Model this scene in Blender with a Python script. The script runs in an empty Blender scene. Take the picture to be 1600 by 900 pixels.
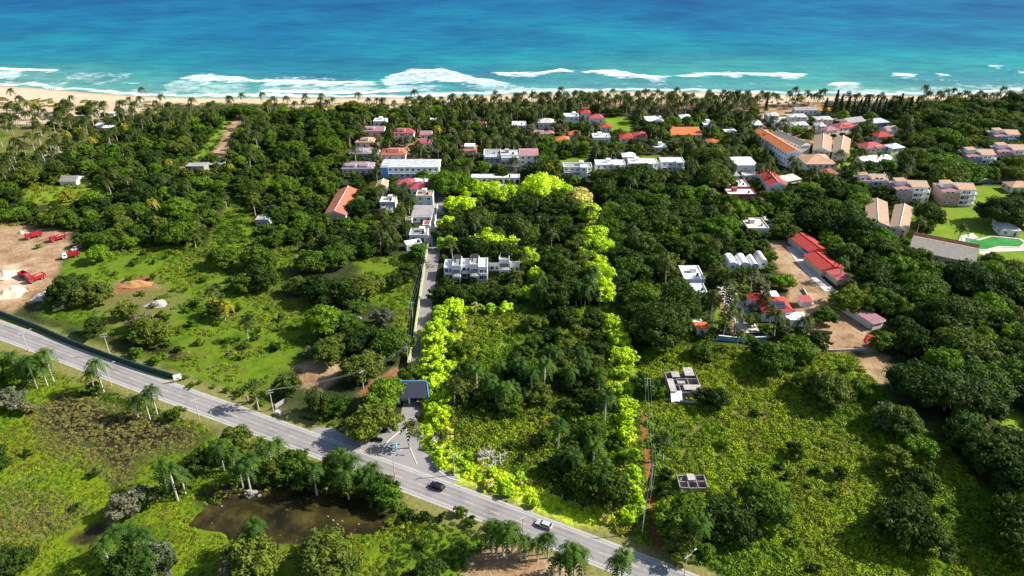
import bpy, bmesh, math, random
import numpy as np
from mathutils import Vector, Matrix
R = math.radians
random.seed(7); rng = np.random.default_rng(11)
C = bpy.context.scene.collection
scn = bpy.context.scene

# ------------------------------------------------------------------ camera, sky, sun, exposure
F, CAMH, PITCH = 1130.0, 150.0, R(28.5)          # focal length in pixels of a 1600 px wide picture
cam_d = bpy.data.cameras.new('camera'); cam = bpy.data.objects.new('camera', cam_d); C.objects.link(cam)
cam.location = (0, 0, CAMH); cam.rotation_euler = (math.pi/2 - PITCH, 0, 0)
cam_d.sensor_width = 36; cam_d.lens = 36*F/1600; cam_d.clip_start = 1; cam_d.clip_end = 60000
scn.camera = cam
SUN_EL, SUN_AZ = R(37), R(83)                     # azimuth measured from +Y towards +X
w = bpy.data.worlds.new('World'); scn.world = w; w.use_nodes = True
nt = w.node_tree; bg = nt.nodes['Background']
sky = nt.nodes.new('ShaderNodeTexSky'); sky.sky_type = 'NISHITA'; sky.sun_disc = False
sky.sun_elevation = SUN_EL; sky.sun_rotation = SUN_AZ; sky.altitude = 100
nt.links.new(sky.outputs[0], bg.inputs[0]); bg.inputs[1].default_value = 0.10
sd = bpy.data.lights.new('sun', 'SUN'); sd.energy = 5.0; sd.angle = R(0.5); sd.color = (1, 0.95, 0.86)
so = bpy.data.objects.new('sun', sd); C.objects.link(so)
sv = Vector((math.sin(SUN_AZ)*math.cos(SUN_EL), math.cos(SUN_AZ)*math.cos(SUN_EL), math.sin(SUN_EL)))
so.rotation_euler = sv.to_track_quat('Z', 'Y').to_euler(); so.location = (200, 0, 300)
scn.view_settings.view_transform = 'Standard'; scn.view_settings.look = 'None'
scn.view_settings.exposure = 0.88; scn.view_settings.gamma = 1; scn.view_settings.use_curve_mapping = False
scn.render.engine = 'CYCLES'
cy = scn.cycles; cy.max_bounces = 5; cy.diffuse_bounces = 2; cy.glossy_bounces = 2; cy.transmission_bounces = 2
cy.transparent_max_bounces = 4; cy.caustics_reflective = False; cy.caustics_refractive = False
cy.use_denoising = True

# ------------------------------------------------------------------ photo pixel <-> ground
CP, SP = math.cos(PITCH), math.sin(PITCH)
def P(px, py, z=0.0):
    u = (px-800)/F; v = (450-py)/F
    dx, dy, dz = u, CP + v*SP, -SP + v*CP
    t = (z - CAMH)/dz
    return Vector((dx*t, dy*t, z))
def proj(x, y, z=0.0):
    x = np.asarray(x, float); y = np.asarray(y, float); z = np.asarray(z, float)
    zc = y*CP - (z-CAMH)*SP; yc = y*SP + (z-CAMH)*CP
    zc = np.where(zc < 1, 1, zc)
    return 800 + F*x/zc, 450 - F*yc/zc
def S(py): return CP*(py+163.5)/CAMH              # pixels per metre sideways on the ground at image row py

# ------------------------------------------------------------------ helpers
def tag(o, label=None, cat=None, group=None, kind=None):
    if label: o['label'] = label
    if cat: o['category'] = cat
    if group: o['group'] = group
    if kind: o['kind'] = kind
    return o
def empty(name, loc, rz=0, label=None, cat=None, group=None, scale=1):
    o = bpy.data.objects.new(name, None); C.objects.link(o); o.empty_display_size = 1
    o.location = loc; o.rotation_euler = (0, 0, rz); o.scale = (scale,)*3
    return tag(o, label, cat, group)
def link(name, me, parent=None, loc=(0, 0, 0), rot=(0, 0, 0), scale=(1, 1, 1)):
    o = bpy.data.objects.new(name, me); C.objects.link(o)
    o.parent = parent; o.location = loc; o.rotation_euler = rot; o.scale = scale
    return o
def copy_tree(o, parent=None, kids=None):
    c = o.copy(); C.objects.link(c); c.parent = parent
    for ch in list(o.children): copy_tree(ch, c)
    return c

class MB:
    """collects faces with a material index per face"""
    def __init__(s): s.v = []; s.f = []; s.m = []
    def add(s, vs, fs, mi=0):
        b = len(s.v); s.v += [tuple(v) for v in vs]
        s.f += [tuple(i+b for i in f) for f in fs]; s.m += [mi]*len(fs)
    def box(s, x0, x1, y0, y1, z0, z1, mi=0, M=None):
        vs = [Vector(p) for p in ((x0,y0,z0),(x1,y0,z0),(x1,y1,z0),(x0,y1,z0),(x0,y0,z1),(x1,y0,z1),(x1,y1,z1),(x0,y1,z1))]
        if M: vs = [M @ v for v in vs]
        s.add(vs, [(0,3,2,1),(4,5,6,7),(0,1,5,4),(1,2,6,5),(2,3,7,6),(3,0,4,7)], mi)
    def tube(s, pts, rad, n=6, mi=0, cap=True):
        pts = [Vector(p) for p in pts]; vs = []; k = len(pts)
        if not hasattr(rad, '__len__'): rad = [rad]*k
        for i, p in enumerate(pts):
            d = (pts[min(i+1, k-1)] - pts[max(i-1, 0)]).normalized()
            a = d.orthogonal().normalized() if abs(d.z) < .95 else Vector((1, 0, 0)); a = (a - d*a.dot(d)).normalized(); b = d.cross(a)
            for j in range(n):
                t = 2*math.pi*j/n; vs.append(p + (a*math.cos(t) + b*math.sin(t))*rad[i])
        fs = [(i*n+j, i*n+(j+1) % n, (i+1)*n+(j+1) % n, (i+1)*n+j) for i in range(k-1) for j in range(n)]
        if cap: fs += [tuple(range(n))[::-1], tuple((k-1)*n+j for j in range(n))]
        s.add(vs, fs, mi)
    def cone(s, x, y, z0, z1, r0, r1, n=12, mi=0):
        s.tube([(x, y, z0), (x, y, z1)], [r0, max(r1, .001)], n, mi)
    def prism(s, poly, z0, z1, mi=0):              # poly: list of (x, y) counter-clockwise
        n = len(poly)
        s.add([(x, y, z0) for x, y in poly] + [(x, y, z1) for x, y in poly],
              [tuple(range(n))[::-1], tuple(range(n, 2*n))] + [(i, (i+1) % n, n+(i+1) % n, n+i) for i in range(n)], mi)
    def mesh(s, name, mats, smooth=False):
        me = bpy.data.meshes.new(name); me.from_pydata(s.v, [], s.f)
        for m in (mats if isinstance(mats, (list, tuple)) else [mats]): me.materials.append(m)
        me.polygons.foreach_set('material_index', s.m)
        if smooth: me.polygons.foreach_set('use_smooth', [True]*len(s.f))
        me.update(); return me
    def build(s, name, mats, parent=None, smooth=False, **k):
        return link(name, s.mesh(name, mats, smooth), parent, **k)

# ------------------------------------------------------------------ materials
def nodes(name):
    m = bpy.data.materials.new(name); m.use_nodes = True
    n = m.node_tree; return m, n, n.nodes['Principled BSDF']
def N(n, t, **k):
    x = n.nodes.new(t)
    for a, b in k.items(): setattr(x, a, b)
    return x
def noise(n, scale, detail=4, rough=.6, coord='pos', distort=0):
    x = N(n, 'ShaderNodeTexNoise'); x.inputs['Scale'].default_value = scale; x.inputs['Detail'].default_value = detail
    x.inputs['Roughness'].default_value = rough; x.inputs['Distortion'].default_value = distort
    if coord == 'pos':
        g = N(n, 'ShaderNodeNewGeometry'); n.links.new(g.outputs['Position'], x.inputs['Vector'])
    else:
        g = N(n, 'ShaderNodeTexCoord'); n.links.new(g.outputs['Object'], x.inputs['Vector'])
    return x
def ramp(n, fac, stops):
    r = N(n, 'ShaderNodeValToRGB'); e = r.color_ramp.elements
    while len(e) < len(stops): e.new(.5)
    for i, (p, c) in enumerate(stops):
        e[i].position = p; e[i].color = tuple(c)+(1,) if len(c) == 3 else c
    n.links.new(fac, r.inputs[0]); return r
def mixc(n, fac, a, b, mode='MIX'):
    x = N(n, 'ShaderNodeMix', data_type='RGBA', blend_type=mode)
    for s, v in ((0, fac), (6, a), (7, b)):
        if isinstance(v, (int, float)): x.inputs[s].default_value = v
        elif isinstance(v, tuple): x.inputs[s].default_value = v+(1,) if len(v) == 3 else v
        else: n.links.new(v, x.inputs[s])
    return x.outputs[2]
def mul(c, k): return tuple(min(1, x*k) for x in c)
_mats = {}
def paint(name, col, rough=.7, var=.25, scale=.6, bump=0, metal=0, spec=.3, dirt=None):
    """a plain surface with patchy wear"""
    key = ('p', name)
    if key in _mats: return _mats[key]
    m, n, b = nodes(name)
    t = noise(n, scale, 6, .65)
    r = ramp(n, t.outputs[0], [(.3, mul(col, 1-var)), (.5, col), (.72, mul(col, 1+var*.35))])
    out = r.outputs[0]
    if dirt:
        t2 = noise(n, scale*.7+.13, 8, .75, distort=.4)
        k = ramp(n, t2.outputs[0], [(.52, (0, 0, 0)), (.68, (.8, .8, .8))])
        out = mixc(n, k.outputs[0], out, dirt)
    n.links.new(out, b.inputs['Base Color'])
    b.inputs['Roughness'].default_value = rough; b.inputs['Metallic'].default_value = metal
    b.inputs['Specular IOR Level'].default_value = spec
    if bump:
        bp = N(n, 'ShaderNodeBump'); bp.inputs['Strength'].default_value = bump; bp.inputs['Distance'].default_value = .1
        n.links.new(t.outputs[0], bp.inputs['Height']); n.links.new(bp.outputs[0], b.inputs['Normal'])
    _mats[key] = m; return m
def tiles(name, col, col2, axis=0):
    """clay tile or ribbed sheet roof: ribs down the slope, courses across, faded and stained patches"""
    m, n, b = nodes(name)
    tc = N(n, 'ShaderNodeTexCoord')
    w1 = N(n, 'ShaderNodeTexWave', wave_type='BANDS', bands_direction='X' if axis == 0 else 'Y'); w1.inputs['Scale'].default_value = 1.1
    w1.inputs['Distortion'].default_value = .3
    n.links.new(tc.outputs['Object'], w1.inputs['Vector'])
    t = noise(n, .35, 7, .7, 'obj'); t2 = noise(n, 2.5, 3, .7, 'obj')
    r = ramp(n, t.outputs[0], [(.32, mul(col2, .8)), (.48, col), (.6, col), (.75, mul(col2, 1.15))])
    r2 = ramp(n, t2.outputs[0], [(.3, (.72, .72, .72)), (.7, (1.12, 1.12, 1.12))])
    o = mixc(n, 1.0, r.outputs[0], r2.outputs[0], 'MULTIPLY')
    r3 = ramp(n, w1.outputs[0], [(.0, (.72, .72, .72)), (.4, (1, 1, 1))])
    o = mixc(n, .6, o, r3.outputs[0], 'MULTIPLY')
    n.links.new(o, b.inputs['Base Color']); b.inputs['Roughness'].default_value = .75; b.inputs['Specular IOR Level'].default_value = .2
    bp = N(n, 'ShaderNodeBump'); bp.inputs['Strength'].default_value = .5; bp.inputs['Distance'].default_value = .12
    n.links.new(w1.outputs[0], bp.inputs['Height']); n.links.new(bp.outputs[0], b.inputs['Normal'])
    return m
def leafmat(name, col, trans=.22, patch=None):
    m, n, b = nodes(name)
    oi = N(n, 'ShaderNodeObjectInfo')
    t = noise(n, .45, 3, .6)
    r = ramp(n, t.outputs[0], [(.3, (col[0]*.62, col[1]*.7, col[2]*.8)), (.5, col), (.72, (min(1, col[0]*1.55), min(1, col[1]*1.3), col[2]*1.1))])
    r2 = ramp(n, oi.outputs['Random'], [(0, (.66, .78, .8)), (.4, (1, 1, 1)), (.75, (1.12, 1.08, .9)), (1, (1.3, 1.25, .85))])
    o = mixc(n, 1.0, r.outputs[0], r2.outputs[0], 'MULTIPLY')
    n.links.new(o, b.inputs['Base Color']); b.inputs['Roughness'].default_value = .6; b.inputs['Specular IOR Level'].default_value = .08
    if patch:
        t3 = noise(n, 1.1, 4, .7); o = mixc(n, ramp(n, t3.outputs[0], [(.38, (.8, .8, .8)), (.48, (0, 0, 0))]).outputs[0], o, patch); n.links.new(o, b.inputs['Base Color'])
    tr = N(n, 'ShaderNodeBsdfTranslucent'); n.links.new(mixc(n, 1.0, o, (1.3, 1.5, .5), 'MULTIPLY'), tr.inputs[0])
    mx = N(n, 'ShaderNodeMixShader'); mx.inputs[0].default_value = trans
    out = n.nodes['Material Output']
    n.links.new(b.outputs[0], mx.inputs[1]); n.links.new(tr.outputs[0], mx.inputs[2]); n.links.new(mx.outputs[0], out.inputs[0])
    return m
M = {}
M['bark'] = paint('bark', (.16, .12, .085), .9, .4, 3, .5)
M['palebark'] = paint('pale_bark', (.42, .38, .32), .9, .3, 3, .3)
M['deadwood'] = paint('dead_wood', (.55, .49, .47), .9, .3, 3, .3)
M['white'] = paint('white_render', (.80, .79, .77), .75, .10, .35, dirt=(.55, .53, .50))
M['offwhite'] = paint('offwhite_render', (.66, .62, .56), .8, .15, .4, dirt=(.40, .37, .33))
M['cream'] = paint('cream_render', (.62, .52, .36), .8, .15, .4)
M['pink'] = paint('pink_render', (.55, .33, .29), .8, .15, .4)
M['mauve'] = paint('mauve_render', (.40, .33, .34), .8, .15, .4)
M['skyblue'] = paint('blue_render', (.12, .38, .62), .7, .15, .5)
M['concrete'] = paint('grey_concrete', (.33, .31, .29), .9, .25, .5, .2, dirt=(.16, .15, .14))
M['rubble'] = paint('pale_concrete', (.52, .48, .43), .9, .3, .6, .3, dirt=(.25, .22, .19))
M['wroof'] = paint('white_roof_coat', (.82, .82, .80), .7, .1, .25, dirt=(.60, .58, .55))
M['groof'] = paint('grey_roof_deck', (.30, .29, .28), .8, .3, .3, dirt=(.13, .12, .12))
M['metalroof'] = tiles('pale_metal_roof', (.52, .54, .54), (.40, .41, .41))
M['greysheet'] = tiles('grey_sheet_roof', (.36, .34, .34), (.26, .25, .25))
M['slate'] = tiles('dark_slate_roof', (.045, .05, .075), (.075, .08, .11))
M['terra'] = tiles('terracotta_roof', (.40, .15, .085), (.38, .22, .16))
M['terraold'] = tiles('weathered_terracotta_roof', (.55, .33, .20), (.45, .33, .26))
M['tan'] = tiles('tan_tile_roof', (.42, .28, .19), (.34, .25, .19))
M['orange'] = tiles('orange_tile_roof', (.60, .17, .05), (.50, .22, .10))
M['yelloworange'] = tiles('amber_roof', (.85, .38, .03), (.75, .33, .05))
M['red'] = tiles('red_sheet_roof', (.46, .05, .04), (.42, .09, .07))
M['redpink'] = tiles('pinkish_red_roof', (.46, .09, .10), (.40, .13, .13))
M['rose'] = tiles('faded_rose_roof', (.42, .20, .21), (.34, .21, .23))
M['mauver'] = tiles('mauve_tile_roof', (.30, .23, .27), (.36, .29, .31))
M['lichen'] = tiles('lichened_tile_roof', (.26, .23, .20), (.42, .38, .32))
M['thatch'] = paint('thatch', (.25, .19, .12), .95, .35, 2, .6)
M['glass'] = paint('dark_window_glass', (.02, .03, .04), .12, .2, .2, spec=.6)
M['dark'] = paint('dark_opening', (.02, .02, .022), .9, .2, .5)
M['black'] = paint('black_paint', (.012, .012, .014), .25, .1, .5, spec=.6)
M['rubber'] = paint('rubber', (.02, .02, .02), .8, .1, 3)
M['silver'] = paint('silver_paint', (.42, .44, .46), .25, .05, .5, spec=.6)
M['truckred'] = paint('truck_red', (.36, .02, .035), .35, .2, .8, spec=.5)
M['truckwhite'] = paint('truck_white', (.75, .75, .75), .4, .1, .8, spec=.5)
M['steel'] = paint('galvanised_steel', (.42, .43, .44), .5, .2, 1, metal=.5)
M['pole'] = paint('pole_concrete', (.48, .46, .42), .85, .2, 1)
M['poledark'] = paint('pole_wood', (.17, .14, .12), .85, .2, 1)
M['orangepaint'] = paint('orange_band_paint', (.75, .16, .03), .7, .1, 1)
M['water'] = paint('pool_water', (.03, .42, .62), .08, .15, .5, spec=.6)
M['waterblue'] = paint('deep_pool_water', (.01, .22, .62), .08, .15, .5, spec=.6)
M['watergreen'] = paint('algae_pool_water', (.06, .26, .06), .08, .4, .12, spec=.6)
M['paving'] = paint('pale_paving', (.50, .44, .39), .85, .2, .4)
M['bluetarp'] = paint('blue_tarp', (.02, .20, .72), .5, .25, .8)
M['solar'] = paint('solar_glass', (.03, .05, .10), .15, .1, .5, spec=.6)
M['greenmesh'] = paint('dark_green_mesh', (.012, .05, .042), .8, .3, .3)
M['yellowtop'] = paint('mossy_wall_render', (.40, .40, .20), .9, .3, .5, dirt=(.15, .15, .08))
M['skin'] = paint('skin', (.30, .17, .10), .6, .1, 3)
M['rock'] = paint('grey_rock', (.24, .22, .18), .9, .3, 1, .4)
M['orangesoil'] = paint('orange_soil', (.36, .19, .07), .95, .3, .4, .4)
M['curb'] = paint('kerb_concrete', (.58, .56, .52), .85, .2, .7)
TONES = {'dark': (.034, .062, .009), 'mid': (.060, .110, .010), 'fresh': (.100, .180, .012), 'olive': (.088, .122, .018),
         'grey': (.15, .15, .085), 'gold': (.24, .24, .02), 'lime': (.42, .60, .020), 'pale': (.60, .55, .13)}  # last two tones put the lot outline's glow into the leaf colour
TW = {'dark': 'dark green', 'mid': 'mid green', 'fresh': 'fresh green', 'olive': 'olive green', 'grey': 'greyish', 'gold': 'yellow green',
      'lime': 'bright lime', 'pale': 'glow-tinted yellow'}
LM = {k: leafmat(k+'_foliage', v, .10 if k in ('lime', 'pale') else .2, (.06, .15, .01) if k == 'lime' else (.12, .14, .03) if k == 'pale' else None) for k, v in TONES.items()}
M['palm'] = leafmat('coconut_frond', (.050, .070, .014), .15)
M['palmgreen'] = leafmat('royal_palm_frond', (.042, .088, .012), .15)
M['palmyellow'] = leafmat('yellow_palm_frond', (.22, .20, .02), .15)
M['palmdead'] = leafmat('dry_frond', (.24, .17, .08), .1)
M['casuarina'] = leafmat('casuarina_needle', (.040, .055, .024), .1)

# ------------------------------------------------------------------ polygons and masks (photo pixels -> ground)
def inpoly(x, y, poly):
    x = np.asarray(x, float); y = np.asarray(y, float); c = np.zeros(x.shape, bool); n = len(poly)
    for i in range(n):
        x0, y0 = poly[i]; x1, y1 = poly[(i+1) % n]
        if y0 == y1: continue
        k = (y0 > y) != (y1 > y)
        c ^= k & (x < (x1-x0)*(y-y0)/(y1-y0)+x0)
    return c
def W2(poly): return [tuple(P(a, b).xy) for a, b in poly]
def softpoly(X, Y, poly, soft=1.5, wob=0.0, world=False):
    """0..1 mask of a polygon over ground points, wobbling edge"""
    pl = poly if world else W2(poly)
    out = np.zeros(X.shape); a = np.array(pl)
    x0, y0 = a.min(0)-soft-wob*2; x1, y1 = a.max(0)+soft+wob*2
    k = (X > x0) & (X < x1) & (Y > y0) & (Y < y1)
    if not k.any(): return out
    x, y = X[k], Y[k]; ins = inpoly(x, y, pl); d = np.full(x.shape, 1e9)
    for i in range(len(pl)):
        p, q = a[i], a[(i+1) % len(pl)]; e = q-p; L = max(e@e, 1e-9)
        t = np.clip(((x-p[0])*e[0]+(y-p[1])*e[1])/L, 0, 1)
        d = np.minimum(d, np.hypot(x-p[0]-t*e[0], y-p[1]-t*e[1]))
    d = np.where(ins, d, -d)
    if wob: d = d + wob*wobble(x, y)
    out[k] = np.clip(.5 + d/(2*soft), 0, 1); return out
_wp = [(rng.uniform(.05, .9), rng.uniform(0, 6.28), rng.uniform(0, 6.28)) for _ in range(14)]
def wobble(x, y):
    s = 0
    for f, a, p in _wp: s = s + np.sin(f*(x*math.cos(a)+y*math.sin(a))+p)/(1+f)
    return s/3.2
# ------------------------------------------------------------------ layout of open ground (photo pixels, as seen)
WATERLINE = [(-900,118),(-300,124),(0,131),(60,134),(130,141),(215,147),(300,150),(450,150),(600,150),(700,148),(800,144),(900,141),(1000,140),
             (1100,141),(1200,144),(1300,147),(1400,147),(1500,145),(1600,141),(1900,134),(2500,124)]
SANDLINE = [(-900,165),(0,160),(150,160),(215,160),(300,163),(450,161),(600,163),(700,160),(860,159),(1000,156),(1100,157),(1200,160),(1290,158),(1400,157),(1600,152),(2500,140)]
ROADC = [(-420,380),(-200,440),(0,515),(100,551),(200,590.5),(300,626),(400,660),(465,685),(555,719.5),(650,755),(755,793.5),(800,811),(900,849),(975,878),(1065,912),(1180,958),(1400,1060)]
G = {  # kind -> polygons
 'lawn': [[(940,182),(985,182),(988,205),(962,207),(945,195)],[(868,252),(912,242),(915,256),(875,262)],[(990,244),(1032,243),(1034,250),(990,251)],
          [(1412,342),(1440,318),(1470,300),(1520,290),(1600,290),(1640,330),(1640,410),(1600,412),(1530,400),(1415,372)],
          [(1365,235),(1400,235),(1398,244),(1368,246)],[(1300,240),(1330,232),(1335,260),(1310,262)],
          [(1140,436),(1180,436),(1180,446),(1140,446)],[(1108,480),(1135,480),(1150,505),(1120,510)],
          [(300,252),(320,245),(368,182),(356,182)],[(810,168),(870,160),(880,172),(815,178)],
          [(720,540),(790,525),(810,545),(740,566)],[(603,700),(632,675),(655,720),(640,727)],[(845,790),(870,772),(920,790),(905,800)],
          [(936,455),(950,455),(955,490),(938,490)],[(1557,628),(1600,640),(1600,690),(1570,680)],
          [(35,300),(60,290),(150,288),(170,300),(100,322),(40,318)]],
 'grass': [[(150,400),(265,383),(330,385),(345,345),(350,305),(390,305),(395,375),(400,400),(450,385),(470,390),(450,420),(430,460),(480,470),(490,520),(470,560),(440,600),(400,640),(300,590),(200,540),(60,490),(60,475),(100,450),(150,440)],
           [(555,405),(600,402),(660,400),(648,520),(625,520),(610,480),(565,465),(570,430)],
           [(-100,470),(0,490),(120,530),(270,590),(420,640),(520,660),(600,690),(560,690),(440,655),(300,612),(0,502),(-100,465)],
           [(680,480),(960,480),(1000,640),(1005,800),(1060,880),(900,826),(700,745),(660,700)],
           [(1000,560),(1010,545),(1130,540),(1290,550),(1340,560),(1400,640),(1480,700),(1560,800),(1620,860),(1620,960),(1180,960),(1080,900),(1000,830)],
           [(400,690),(500,735),(620,775),(740,815),(800,850),(800,1000),(-300,1000),(-300,540),(-100,500),(0,540),(200,615)],
           [(100,400),(110,384),(190,390),(190,470),(120,490),(60,488),(88,450)],
           [(0,190),(60,200),(110,215),(60,240),(-200,250),(-200,190)]],
 'mossy': [[(-60,650),(60,640),(120,680),(180,730),(170,780),(270,770),(300,800),(330,850),(270,900),(0,1000),(-200,1000),(-200,640)],
           [(330,850),(500,860),(600,830),(580,960),(280,960)]],
 'dry': [[(1130,590),(1240,600),(1400,690),(1370,760),(1290,720),(1180,690),(1080,650)],[(1020,660),(1100,650),(1130,700),(1060,740),(1010,720)],
         [(160,455),(260,430),(275,470),(230,510),(180,500)],[(740,490),(840,490),(850,520),(750,535)],[(100,655),(200,690),(190,730),(120,700)],
         [(0,188),(90,190),(150,200),(120,225),(60,235),(0,240)],[(1260,720),(1330,740),(1340,800),(1290,790)],
         [(0,770),(90,780),(120,800),(60,830),(0,820)]],
 'dirt': [[(-80,340),(30,350),(105,362),(107,388),(95,405),(88,440),(62,470),(15,492),(-80,470)],
          [(322,247),(354,247),(386,180),(370,180)],[(465,575),(500,558),(540,557),(535,590),(500,606),(460,605)],
          [(560,610),(640,560),(648,568),(560,625)],[(1203,378),(1225,378),(1262,425),(1300,465),(1330,480),(1345,500),(1358,548),(1280,550),(1262,520),(1245,500),(1232,470),(1228,440),(1212,420)],
          [(1330,555),(1385,560),(1380,600),(1345,600)],[(735,866),(800,850),(890,880),(960,920),(700,960)],
          [(830,145),(1000,150),(1280,152),(1280,178),(1180,182),(1140,170),(900,170)],[(1115,440),(1140,440),(1175,520),(1145,525)],
          [(190,438),(240,436),(247,448),(180,456)],[(465,395),(480,395),(470,410)],[(1110,285),(1220,283),(1220,292),(1110,296)],
          [(1030,470),(1060,470),(1056,500),(1035,500)],[(560,205),(650,205),(680,240),(676,262),(600,262),(560,240)],[(1195,195),(1330,200),(1310,230),(1200,215)],
          [(280,255),(355,250),(356,278),(282,276)]],
 'red': [[(997,640),(1009,640),(1019,720),(1024,790),(1040,860),(1018,860),(1007,790),(1002,700)],[(178,448),(205,432),(245,434),(235,450),(180,458)],[(560,612),(645,560),(648,564),(564,620)]],
 'mud': [[(60,625),(110,612),(200,635),(330,680),(300,705),(230,705),(205,745),(185,765),(165,742),(110,692),(50,660)],[(270,760),(400,745),(600,770),(640,820),(560,835),(470,850),(330,835)],
         [(120,840),(150,822),(163,832),(135,853)],[(90,498),(300,560),(200,540)],[(770,620),(960,560),(985,700),(840,700)]],
 'sandg': [[(20,178),(95,178),(95,193),(20,195)],[(125,180),(160,182),(158,190),(130,190)],[(-100,140),(210,150),(240,176),(150,182),(-100,186)],
           [(0,445),(40,445),(38,468),(0,470)],[(0,415),(30,412),(28,440),(0,445)],[(455,165),(700,163),(700,170),(455,172)]],
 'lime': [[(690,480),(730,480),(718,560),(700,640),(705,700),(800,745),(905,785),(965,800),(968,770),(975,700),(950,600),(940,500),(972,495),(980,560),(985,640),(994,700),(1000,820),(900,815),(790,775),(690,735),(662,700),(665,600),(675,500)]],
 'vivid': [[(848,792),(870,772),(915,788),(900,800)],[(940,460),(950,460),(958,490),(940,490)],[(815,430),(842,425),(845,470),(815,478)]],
}
OPEN = G['lawn'] + G['grass'] + [G['dirt'][i] for i in (0, 1, 2, 3, 4, 5, 6, 8)] + [G['sandg'][0]]

# ------------------------------------------------------------------ the ground: one sheet to the horizon
def axis(lo, hi, step, far, grow=1.18):
    a = list(np.arange(lo, hi+step/2, step)); s = step
    while a[-1] < far: s *= grow; a.append(a[-1]+s)
    s = step
    while a[0] > -far: s *= grow; a.insert(0, a[0]-s)
    return np.array(a)
wl = np.array([P(a, b).xy for a, b in WATERLINE]); sl = np.array([P(a, b).xy for a, b in SANDLINE])
def shoreY(x): return np.interp(x, wl[:, 0], wl[:, 1])
def sandY(x): return np.interp(x, sl[:, 0], sl[:, 1])
POND = [(288,822),(300,800),(330,785),(400,770),(480,768),(560,778),(592,800),(588,826),(540,838),(470,846),(400,850),(350,845)]
POND2 = [(124,848),(140,828),(155,828),(150,842),(134,852)]
MARSH = [(75,650),(105,622),(170,645),(240,650),(290,662),(262,688),(205,700),(150,690),(110,668)]
def groundZ(X, Y):
    z = -.025 - .07*np.clip(1-wobble(X*.3, Y*.3), 0, 2)
    b = np.clip((Y-sandY(X))/(shoreY(X)-sandY(X)), 0, 8)
    z = z*(1-np.clip(b, 0, 1)) + np.where(b > 0, .9*np.minimum(b, 1)*0 - 1.25*b, 0)
    z = np.maximum(z, -9)
    for pl, dep in ((POND, .8), (POND2, .6), (MARSH, .35)):
        z = z - dep*softpoly(X, Y, pl, 2.5, 1.5)
    rd = roadD(X, Y); z = np.where(rd < 13, z*np.clip((rd-7)/6, 0, 1) - .03*(rd < 13), z)
    return z
rc = np.array([P(a, b).xy for a, b in ROADC])
def smoothline(p, n=12, closed=False):
    out = []; m = len(p)
    for i in range(m-1):
        p0, p1, p2, p3 = p[max(i-1, 0)], p[i], p[i+1], p[min(i+2, m-1)]
        for j in range(n):
            t = j/n
            out.append(.5*((2*p1)+(-p0+p2)*t+(2*p0-5*p1+4*p2-p3)*t*t+(-p0+3*p1-3*p2+p3)*t**3))
    out.append(p[-1]); return np.array(out)
# even the traced centreline out before sampling it
for _ in range(2): rc[1:-1] = .25*rc[:-2]+.5*rc[1:-1]+.25*rc[2:]
RL = smoothline(rc)
def roadD(X, Y):
    d = np.full(np.shape(X), 1e9); k = (np.abs(X) < 400) & (Y < 420)
    if not k.any(): return d
    x, y = X[k], Y[k]; dd = np.full(x.shape, 1e9)
    for p, q in zip(RL[:-1:3], np.vstack([RL[3::3], RL[-1:]])):
        e = q-p; L = max(e@e, 1e-9); t = np.clip(((x-p[0])*e[0]+(y-p[1])*e[1])/L, 0, 1)
        dd = np.minimum(dd, np.hypot(x-p[0]-t*e[0], y-p[1]-t*e[1]))
    d[k] = dd; return d
def sheet(name, xs, ys, zf, mat, attrs):
    X, Y = np.meshgrid(xs, ys); Z = zf(X, Y); nx, ny = len(xs), len(ys)
    me = bpy.data.meshes.new(name); nv = nx*ny
    me.vertices.add(nv); me.vertices.foreach_set('co', np.stack([X, Y, Z], -1).astype(np.float32).ravel())
    i = (np.arange(ny-1)[:, None]*nx+np.arange(nx-1)[None]).ravel()
    q = np.stack([i, i+1, i+1+nx, i+nx], -1).astype(np.int32); nf = len(q)
    me.loops.add(nf*4); me.loops.foreach_set('vertex_index', q.ravel())
    me.polygons.add(nf); me.polygons.foreach_set('loop_start', np.arange(0, nf*4, 4, dtype=np.int32))
    me.polygons.foreach_set('loop_total', np.full(nf, 4, np.int32))
    me.polygons.foreach_set('use_smooth', np.ones(nf, bool)); me.update(calc_edges=True)
    for an, ch in attrs(X, Y).items():
        col = np.ones((nv, 4), np.float32)
        for c in range(3): col[:, c] = ch[c].ravel()
        a = me.color_attributes.new(an, 'FLOAT_COLOR', 'POINT'); a.data.foreach_set('color', col.ravel())
    me.materials.append(mat); o = link(name, me); return o
def union(X, Y, polys, soft=1.5, wob=2.0):
    m = np.zeros(X.shape)
    for p in polys: m = np.maximum(m, softpoly(X, Y, p, soft, wob))
    return m
def ground_attrs(X, Y):
    beach = np.clip((Y-sandY(X)+6*wobble(X, Y)+4)/9, 0, 1)
    grass = union(X, Y, G['grass'], 3, 2.5); lawn = union(X, Y, G['lawn'], 1.2, 1)
    dry = union(X, Y, G['dry'], 5, 6); dirt = union(X, Y, G['dirt'], 1.5, 2.2); red = union(X, Y, G['red'], .8, .5)
    mud = union(X, Y, G['mud'], 2.5, 2.5); sand = np.maximum(union(X, Y, G['sandg'], 2.5, 3)*.85, beach)
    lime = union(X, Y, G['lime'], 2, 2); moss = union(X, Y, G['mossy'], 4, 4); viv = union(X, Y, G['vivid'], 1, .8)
    wet = np.clip((Y-shoreY(X)+9)/8, 0, 1)
    verge = np.clip((11-roadD(X, Y)+1.2*wobble(X, Y))/3, 0, 1)
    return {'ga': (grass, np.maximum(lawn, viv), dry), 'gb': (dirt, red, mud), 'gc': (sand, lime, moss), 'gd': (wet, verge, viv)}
m, n, b = nodes('ground')
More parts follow.
